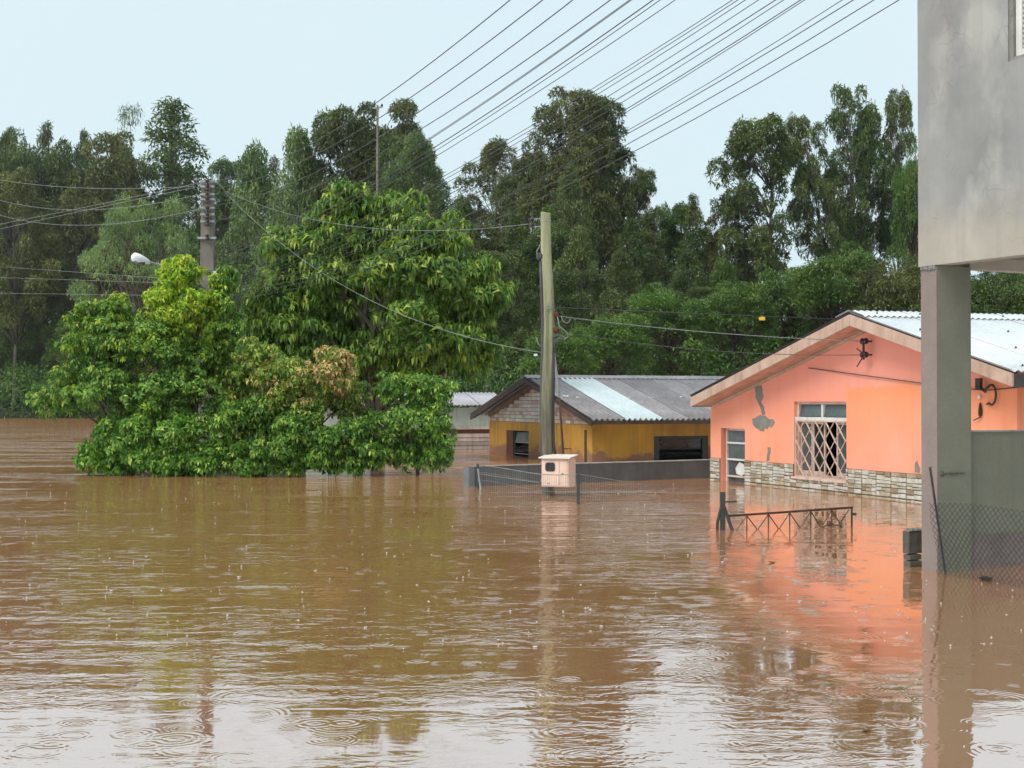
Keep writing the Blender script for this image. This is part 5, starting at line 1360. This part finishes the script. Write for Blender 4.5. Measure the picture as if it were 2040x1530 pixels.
near_tree('green_shrub', 'bright green flooded shrub at the right end nearest the shabby house', 'shrub', (P(820, 900, SD)[0], SD - 0.2, 0),
          [lobe(800, 775, 62, 42, SD, 0.6), lobe(860, 800, 55, 50, SD, 0.6), lobe(800, 860, 95, 60, SD - 0.3, 0.8), lobe(870, 870, 45, 50, SD - 0.3, 0.6), lobe(760, 900, 70, 38, SD - 0.4, 0.6), lobe(830, 915, 70, 32, SD - 0.4, 0.6), lobe(880, 905, 30, 40, SD - 0.4, 0.4)],
          1700, 7, 0.135, 0.052, [(L_GREEN, None)], 14, 130, 0.55, (0.06, 0.03), 0.0, tones=(0.5, 0.27))
near_tree('low_shrub', 'dense low shrub dipping its branches in the water at the front', 'shrub', (P(600, 920, 30.6)[0], 30.7, 0),
          [lobe(520, 850, 85, 60, 30.6, 0.7), lobe(600, 880, 90, 60, 30.4, 0.7), lobe(690, 880, 70, 55, 30.5, 0.6), lobe(500, 910, 65, 35, 30.4, 0.5), lobe(640, 915, 85, 34, 30.4, 0.5), lobe(540, 930, 90, 24, 30.3, 0.4), lobe(700, 925, 55, 26, 30.4, 0.4), lobe(455, 850, 55, 70, 30.7, 0.6), lobe(450, 905, 50, 40, 30.6, 0.5), lobe(740, 910, 40, 36, 30.5, 0.4)],
          2500, 7, 0.14, 0.054, [(L_GREEN, None)], 14, 150, 0.55, (0.06, 0.03), -0.02, tones=(0.48, 0.27))
near_tree('low_shrub', 'dark low shrub under the broad tree touching the water at the left', 'shrub', (P(320, 920, 30.8)[0], 30.8, 0),
          [lobe(240, 880, 90, 50, 30.9, 0.7), lobe(330, 870, 90, 70, 30.7, 0.8), lobe(400, 880, 70, 62, 30.7, 0.7), lobe(190, 910, 48, 30, 30.9, 0.5), lobe(330, 915, 100, 30, 30.7, 0.5), lobe(420, 915, 60, 34, 30.6, 0.5), lobe(230, 925, 85, 26, 30.8, 0.4), lobe(360, 930, 80, 22, 30.6, 0.4)],
          2200, 7, 0.14, 0.054, [(L_GREEN, None)], 14, 150, 0.55, (0.06, 0.03), -0.02, tones=(0.42, 0.25))

# ------------------------------------------------------------------ woodland trees
def far_leaves(blobs, n, L, Wd, mat, name, hang=0.5, tone_c=0.45):
    pos, d = shell_points(blobs, n)
    dirs = norm(d * 0.4 + rng.normal(0, 0.7, d.shape) + np.array((0, 0, -hang)))
    if L is None: L = pos[:, 1] * 0.0029; Wd = pos[:, 1] * 0.0011
    V, Fc, k = leaf_arrays(pos, dirs, L * rng.uniform(0.6, 1.3, n), Wd * rng.uniform(0.7, 1.2, n), 0.2, 0.0)
    # clump-wise tone by position
    ph = np.sin(pos[:, 0] * 1.7 + 1) + np.sin(pos[:, 1] * 1.9) + np.sin(pos[:, 2] * 1.6 + 2)
    tone = np.repeat(np.clip(tone_c + 0.10 * ph + rng.normal(0, 0.17, n), 0, 1), k)
    return tri_mesh(name, V, Fc, mat, tone)
def proto_tree(kind, seed):
    b = MB()
    if kind == 'euc':           # tall, airy, clumps on steep limbs
        H, lobes = 20.0, []
        top = (rng.normal(0, 0.5), rng.normal(0, 0.5), H * 0.94)
        trunk = limb(b, (0, 0, -1), top, 0.22, 0.05, 0.015, 10, 7)
        blobs = []
        n = 74
        for i in range(n):
            t = rng.uniform(0.36, 1.0); w = 3.3 * math.sin(math.pi * min(1, (t - 0.28) / 0.78)) ** 0.7 + 0.5
            a = rng.uniform(0, 6.28); q = np.array((math.cos(a) * w * rng.uniform(0.35, 1), math.sin(a) * w * rng.uniform(0.35, 1), H * t))
            base = np.array(trunk[min(9, int(t * 8.2))])
            limb(b, base, q, 0.06, 0.015, 0.08, 4, 5)
            s = rng.uniform(0.45, 1.0); blobs.append((q, np.array((s, s, s * rng.uniform(0.9, 1.3)))))
        crown = far_leaves(blobs, 25000, 0.36, 0.125, L_EUC, 'eucalyptus_crown', 0.8)
        return H, 7.2, b, crown
    if kind == 'round':
        H = 14.0
        trunk = limb(b, (0, 0, -1), (0, 0, H * 0.6), 0.28, 0.10, 0.03, 8, 7)
        blobs = []
        for i in range(90):
            d = rand_dirs(1)[0]; d[2] = abs(d[2]) if rng.random() < 0.7 else d[2]
            q = np.array((0, 0, H * 0.58)) + d * np.array((4.6, 4.6, H * 0.36)) * rng.uniform(0.55, 0.95)
            limb(b, trunk[4 + i % 4], q, 0.07, 0.015, 0.1, 4, 5)
            s = rng.uniform(0.55, 1.25); blobs.append((q, np.array((s, s, s * 0.75))))
        crown = far_leaves(blobs, 18000, 0.32, 0.13, L_DARK, 'round_crown', 0.3)
        return H, 11.0, b, crown
    if kind == 'cone':
        H = 18.0
        trunk = limb(b, (0, 0, -1), (0.2, 0, H * 0.97), 0.25, 0.03, 0.01, 10, 7)
        blobs = []
        for i in range(96):
            t = 0.22 + 0.78 * (1 - (i + 0.5) / 96) if i % 2 else rng.uniform(0.22, 1.0); w = 4.4 * (1.02 - t) ** 0.85 + 0.15
            a = rng.uniform(0, 6.28); rr = rng.uniform(0.4, 1)
            q = np.array((math.cos(a) * w * rr, math.sin(a) * w * rr, H * t - 0.25 * w * rr))
            limb(b, trunk[min(9, int(t * 9.3))], q, 0.05, 0.012, 0.05, 4, 5)
            s = rng.uniform(0.5, 0.95) * (1.25 - 0.65 * t); blobs.append((q, np.array((s, s, s * 0.9))))
        crown = far_leaves(blobs, 16000, 0.30, 0.10, L_DARK, 'cone_crown', 0.7)
        return H, 8.8, b, crown
    if kind == 'feather':
        H = 11.0
        trunk = limb(b, (0, 0, -1), (0.4, 0, H * 0.6), 0.24, 0.10, 0.05, 8, 7)
        blobs = []
        for i in range(95):
            a = rng.uniform(0, 6.28); rr = rng.uniform(0.15, 1) ** 0.6
            q = np.array((math.cos(a) * 6 * rr, math.sin(a) * 6 * rr, H * (0.95 - 0.42 * rr ** 2) + rng.normal(0, 0.7)))
            limb(b, trunk[3 + i % 5], q, 0.08, 0.015, 0.1, 5, 5)
            s = rng.uniform(0.55, 1.15); blobs.append((q, np.array((s, s, s * 0.38))))
        crown = far_leaves(blobs, 20000, 0.26, 0.085, L_PALE, 'feather_crown', 0.1, 0.5)
        return H, 13.0, b, crown
    if kind == 'full':          # bushy to the ground
        H = 14.0
        trunk = limb(b, (0, 0, -1), (0, 0, H * 0.9), 0.24, 0.05, 0.02, 8, 6)
        blobs = []
        for i in range(120):
            t = rng.uniform(0.06, 0.97); w = 4.3 * (1 - (2 * t - 0.75) ** 2 * 0.55) * (1 if t < 0.75 else max(0.25, (1.05 - t) / 0.3))
            a = rng.uniform(0, 6.28); rr = rng.uniform(0.55, 1)
            q = np.array((math.cos(a) * w * rr, math.sin(a) * w * rr, H * t))
            if i % 2 == 0: limb(b, trunk[min(7, int(t * 7.5))], q, 0.06, 0.012, 0.1, 4, 4)
            s = rng.uniform(0.5, 1.15); blobs.append((q, np.array((s, s, s * 0.85))))
        crown = far_leaves(blobs, 22000, 0.34, 0.13, L_DARK, 'full_crown', 0.45)
        return H, 10.0, b, crown
    if kind == 'wispy':
        H = 16.0
        trunk = limb(b, (0, 0, -1), (0.5, 0, H * 0.95), 0.14, 0.03, 0.03, 10, 6)
        blobs = []
        for i in range(20):
            t = rng.uniform(0.6, 1.0); a = rng.uniform(0, 6.28); w = 2.4 * (1.25 - t) + 0.6
            q = np.array((math.cos(a) * w * rng.uniform(0.3, 1), math.sin(a) * w, H * t - 0.2))
            limb(b, trunk[min(9, int(t * 9.3))], q, 0.03, 0.01, 0.12, 5, 4)
            s = rng.uniform(0.5, 0.9); blobs.append((q, np.array((s, s, s))))
        crown = far_leaves(blobs, 1500, 0.36, 0.075, L_PALE, 'wispy_crown', 0.9)
        return H, 5.5, b, crown
PROTO = {}
for kind, cnt in (('euc', 4), ('round', 3), ('full', 4), ('cone', 2), ('feather', 2), ('wispy', 1)):
    PROTO[kind] = []
    for s in range(cnt):
        H, Wd, b, cr = proto_tree(kind, s)
        PROTO[kind].append((H, Wd, b.mesh('trunk', M_BARK_PALE if kind in ('euc', 'wispy') else M_BARK, True), cr))
tree_n = 0
def wood_tree(kind, x, ytop, wpx, d, mat, name, label, group=None, var=None, lean=0.0, zbase=None):
    """x, ytop, wpx: where crown tip and width stand in the picture at distance d"""
    global tree_n
    tip = P(x, ytop, d); fx = tip[0] - lean
    z0 = float(ground_z(fx, d)) if zbase is None else zbase
    z0 = max(z0, -1.0)
    H, Wd, tm, cm = PROTO[kind][(tree_n if var is None else var) % len(PROTO[kind])]
    tree_n += 1
    t = thing(name, label, 'tree', (fx, d, z0), float(rng.uniform(0, 6.28)) if not lean else 0.0, group)
    sz = (tip[2] - z0) / H; sw_ = wpx * d / F / Wd
    t.scale = (sw_, sw_, sz)
    if lean:
        t.rotation_euler = (0, math.atan2(lean, tip[2] - z0), 0)
    link('trunk', tm, t)
    c = link('crown', cm, t, kind='stuff')
    c.material_slots[0].link = 'OBJECT'; c.material_slots[0].material = mat
    return t
TREES = [
 # skyline from the left
 ('round', 12, 226, 190, 158, L_DARK, 'broadleaf_tree', 'dark rounded tree on the skyline at the left edge of the photo'),
 ('round', 80, 250, 180, 162, L_DARK, 'broadleaf_tree', 'flat topped dark tree on the skyline second from the left edge'),
 ('round', 150, 232, 190, 160, L_DARK, 'broadleaf_tree', 'domed dark tree on the skyline left of the wispy bare tree'),
 ('wispy', 256, 221, 95, 160, L_PALE, 'wispy_tree', 'thin wispy tree top with sparse hanging twigs against the sky'),
 ('euc', 235, 285, 190, 150, L_OLIVE, 'olive_tree', 'olive brown bushy tree below the wispy tree top'),
 ('cone', 345, 199, 400, 156, L_DARK, 'conical_tree', 'dark pointed conical tree on the skyline above the concrete pole'),
 ('euc', 28, 352, 170, 142, L_OLIVE, 'olive_tree', 'olive feathery tree at the left edge below the skyline'),
 ('euc', 165, 385, 120, 146, L_OLIVE, 'olive_tree', 'narrow olive yellow tree left of the pale feathery tree'),
 ('feather', 290, 400, 300, 118, L_PALE, 'feathery_tree', 'pale green feathery tree behind the street lamp'),
 ('full', 505, 292, 200, 120, L_PALE, 'feathery_tree', 'pale green open crowned tree right of the gap in the skyline'),
 ('full', 595, 262, 210, 112, L_PALE, 'broadleaf_tree', 'pale green rounded tree on the skyline left of the hilltop pole'),
 ('euc', 690, 216, 190, 112, L_EUC, 'eucalyptus_tree', 'dark wind swept eucalyptus just left of the hilltop pole'),
 ('euc', 770, 214, 190, 114, L_EUC, 'eucalyptus_tree', 'dark eucalyptus just right of the hilltop pole'),
 ('full', 830, 268, 210, 104, L_PALE, 'broadleaf_tree', 'rounded green tree sloping down right of the hilltop pole'),
 ('euc', 985, 292, 150, 100, L_OLIVE, 'eucalyptus_tree', 'olive eucalyptus left of the tallest clump'),
 ('euc', 1062, 290, 85, 96, L_EUC, 'eucalyptus_tree', 'thin dark eucalyptus tucked against the left of the tallest clump'),
 ('euc', 1130, 188, 180, 92, L_OLIVE, 'eucalyptus_tree', 'tallest olive eucalyptus above the wooden pole'),
 ('euc', 1185, 208, 180, 94, L_EUC, 'eucalyptus_tree', 'tall dark eucalyptus on the right side of the tallest clump'),
 ('full', 1160, 300, 220, 88, L_OLIVE, 'eucalyptus_tree', 'broad olive tree filling the foot of the tallest clump'),
 ('euc', 1268, 332, 90, 92, L_EUC, 'eucalyptus_tree', 'small dark eucalyptus top right of the tallest clump'),
 ('round', 1312, 374, 90, 96, L_PALE, 'broadleaf_tree', 'small pale tree in the dip of the skyline'),
 ('cone', 1380, 386, 130, 84, L_DARK, 'conical_tree', 'dark pointed tree in the dip of the skyline'),
 ('euc', 1450, 398, 110, 84, L_OLIVE, 'eucalyptus_tree', 'low olive tree left of the tall bare stemmed eucalyptus'),
 ('euc', 1510, 234, 175, 82, L_EUC, 'eucalyptus_tree', 'tall airy eucalyptus with its straight stem showing through'),
 ('euc', 1695, 182, 120, 86, L_DARK, 'eucalyptus_tree', 'tallest slim eucalyptus near the concrete building'),
 ('euc', 1735, 236, 90, 88, L_DARK, 'eucalyptus_tree', 'slim eucalyptus with bare stem beside the tallest slim one'),
 ('euc', 1792, 194, 90, 88, L_EUC, 'eucalyptus_tree', 'eucalyptus on the skyline touching the concrete building'),
 ('round', 1822, 262, 130, 78, L_MID, 'broadleaf_tree', 'green leafy tree peeping out left of the concrete building'),
 # front belt behind the houses
 ('round', 1120, 630, 190, 58, L_MID, 'broadleaf_tree', 'green tree just right of the wooden pole above the yellow roof'),
 ('round', 1215, 600, 200, 60, L_MID, 'broadleaf_tree', 'bushy green tree above the middle of the yellow roof'),
 ('round', 1330, 548, 240, 62, L_MID, 'broadleaf_tree', 'broad bright green tree behind the yellow roof ridge'),
 ('round', 1460, 535, 230, 64, L_MID, 'broadleaf_tree', 'bright green tree above the left eave of the orange house'),
 ('round', 1570, 500, 230, 66, L_MID, 'broadleaf_tree', 'green tree above the left roof slope of the orange house'),
 ('round', 1665, 462, 250, 64, L_MID, 'broadleaf_tree', 'large leafy tree above the orange house apex'),
 ('round', 1780, 490, 230, 62, L_OLIVE, 'broadleaf_tree', 'olive green tree between the orange roof and the concrete building'),
 ('round', 1880, 520, 220, 60, L_DARK, 'broadleaf_tree', 'dark tree seen right behind the concrete pillar'),
 ('round', 2010, 500, 240, 60, L_DARK, 'broadleaf_tree', 'dark tree seen under the concrete floor at the right edge'),
]
for row in TREES:
    wood_tree(*row)
wood_tree('euc', 1592, 236, 105, 84, L_EUC, 'eucalyptus_tree', 'eucalyptus with a long leaning bare stem right of the tall airy one', lean=-3.0, var=1)
# the closed wood below the skyline
sky_x = [-60, 0, 150, 260, 345, 420, 500, 600, 700, 780, 850, 900, 980, 1060, 1130, 1230, 1300, 1400, 1500, 1600, 1700, 1800, 2100]
sky_y = [225, 222, 232, 250, 270, 325, 305, 270, 225, 225, 280, 350, 320, 320, 240, 320, 385, 400, 470, 520, 520, 470, 480]
mats_ = [L_DARK, L_EUC, L_OLIVE, L_DARK, L_MID, L_EUC]
for row, (dy, dl) in enumerate(((34, 15), (100, 7), (190, -2), (280, -9), (380, -13))):
    for x in np.arange(-40, 2080, 74):
        xx = x + rng.uniform(-28, 28) + row * 19
        y = float(np.interp(xx, sky_x, sky_y)) + dy + rng.uniform(-20, 30)
        rt = (xx - 1020) / F; bd_ = float(bank_d(rt))
        if y > 700: continue
        d = bd_ + 18 + dl + rng.uniform(-4, 6)
        if xx > 900 and row > 2 and y > 560: continue
        kind = ('full', 'full', 'euc', 'full', 'cone')[int(rng.integers(0, 5))]
        mi_ = int(rng.integers(0, len(mats_)))
        wood_tree(kind, xx, y, rng.uniform(120, 180), d, mats_[mi_], 'woodland_tree',
                  '%s %s tree in the closed wood %s' % (('dark green', 'grey green', 'olive', 'dark green', 'mid green', 'grey green')[mi_], {'full': 'bushy', 'euc': 'airy', 'cone': 'pointed'}[kind],'across the river at the left' if xx < 560 else 'on the slope behind the mango tree' if xx < 1050 else 'on the slope behind the houses'),
                  'woodland trees ' + ('left' if xx < 560 else 'middle' if xx < 1050 else 'right'))
# undergrowth along the shore and up the slope: one mass
ub = []
for i in range(520):
    rt = rng.uniform(-0.42, 0.40); d = float(bank_d(rt)) + rng.uniform(-2, 26) ** 1.0
    x = rt * d; z = float(ground_z(x, d)); s = rng.uniform(0.8, 2.4) * (0.7 + d / 160)
    ub.append((np.array((x, d, max(z, -0.2) + s * 0.55)), np.array((s * 1.25, s * 1.25, s))))
w_ = far_leaves(ub, 110000, None, None, L_MID, 'undergrowth', 0.2, 0.2)
link('undergrowth', w_, kind='stuff', label='dark olive undergrowth along the far shore and up the wooded slope', category='undergrowth')

# ================================================================== RAIN SPLASHES on the water
M_SPLASH = weather('splash_water', (0.42, 0.40, 0.37), (0.52, 0.50, 0.47), 9, 0.15, None, 0, 0, spec=0.6)
sb = MB()
for i in range(300):
    y = 965 + 330 * rng.random() ** 1.3; x = rng.uniform(-20, 2060)
    q = onwater(x, y)
    if x > 1790 and y < 1160: continue
    s = rng.uniform(0.35, 0.85) * (1.0 if q[1] < 20 else 1.2)
    typ = rng.random()
    if typ < 0.72:      # rebounding drop
        sb.lathe(q + np.array((0, 0, rng.uniform(0.005, 0.03))), [(0.002, -0.011 * s), (0.010 * s, -0.004 * s), (0.011 * s, 0.003 * s), (0.005 * s, 0.010 * s)], 6)
    elif typ < 0.82:    # thin jet
        sb.lathe(q, [(0.010 * s, 0), (0.004 * s, 0.008 * s), (0.003 * s, 0.018 * s), (0.005 * s, 0.022 * s), (0.001, 0.028 * s)], 6)
    else:              # small crown
        sb.lathe(q, [(0.016 * s, 0), (0.022 * s, 0.010 * s), (0.021 * s, 0.011 * s), (0.010 * s, 0.002)], 8)
sb.obj('rain_splashes', M_SPLASH, None, True, kind='stuff', label='small white raindrop splashes scattered over the brown water', category='splashes')
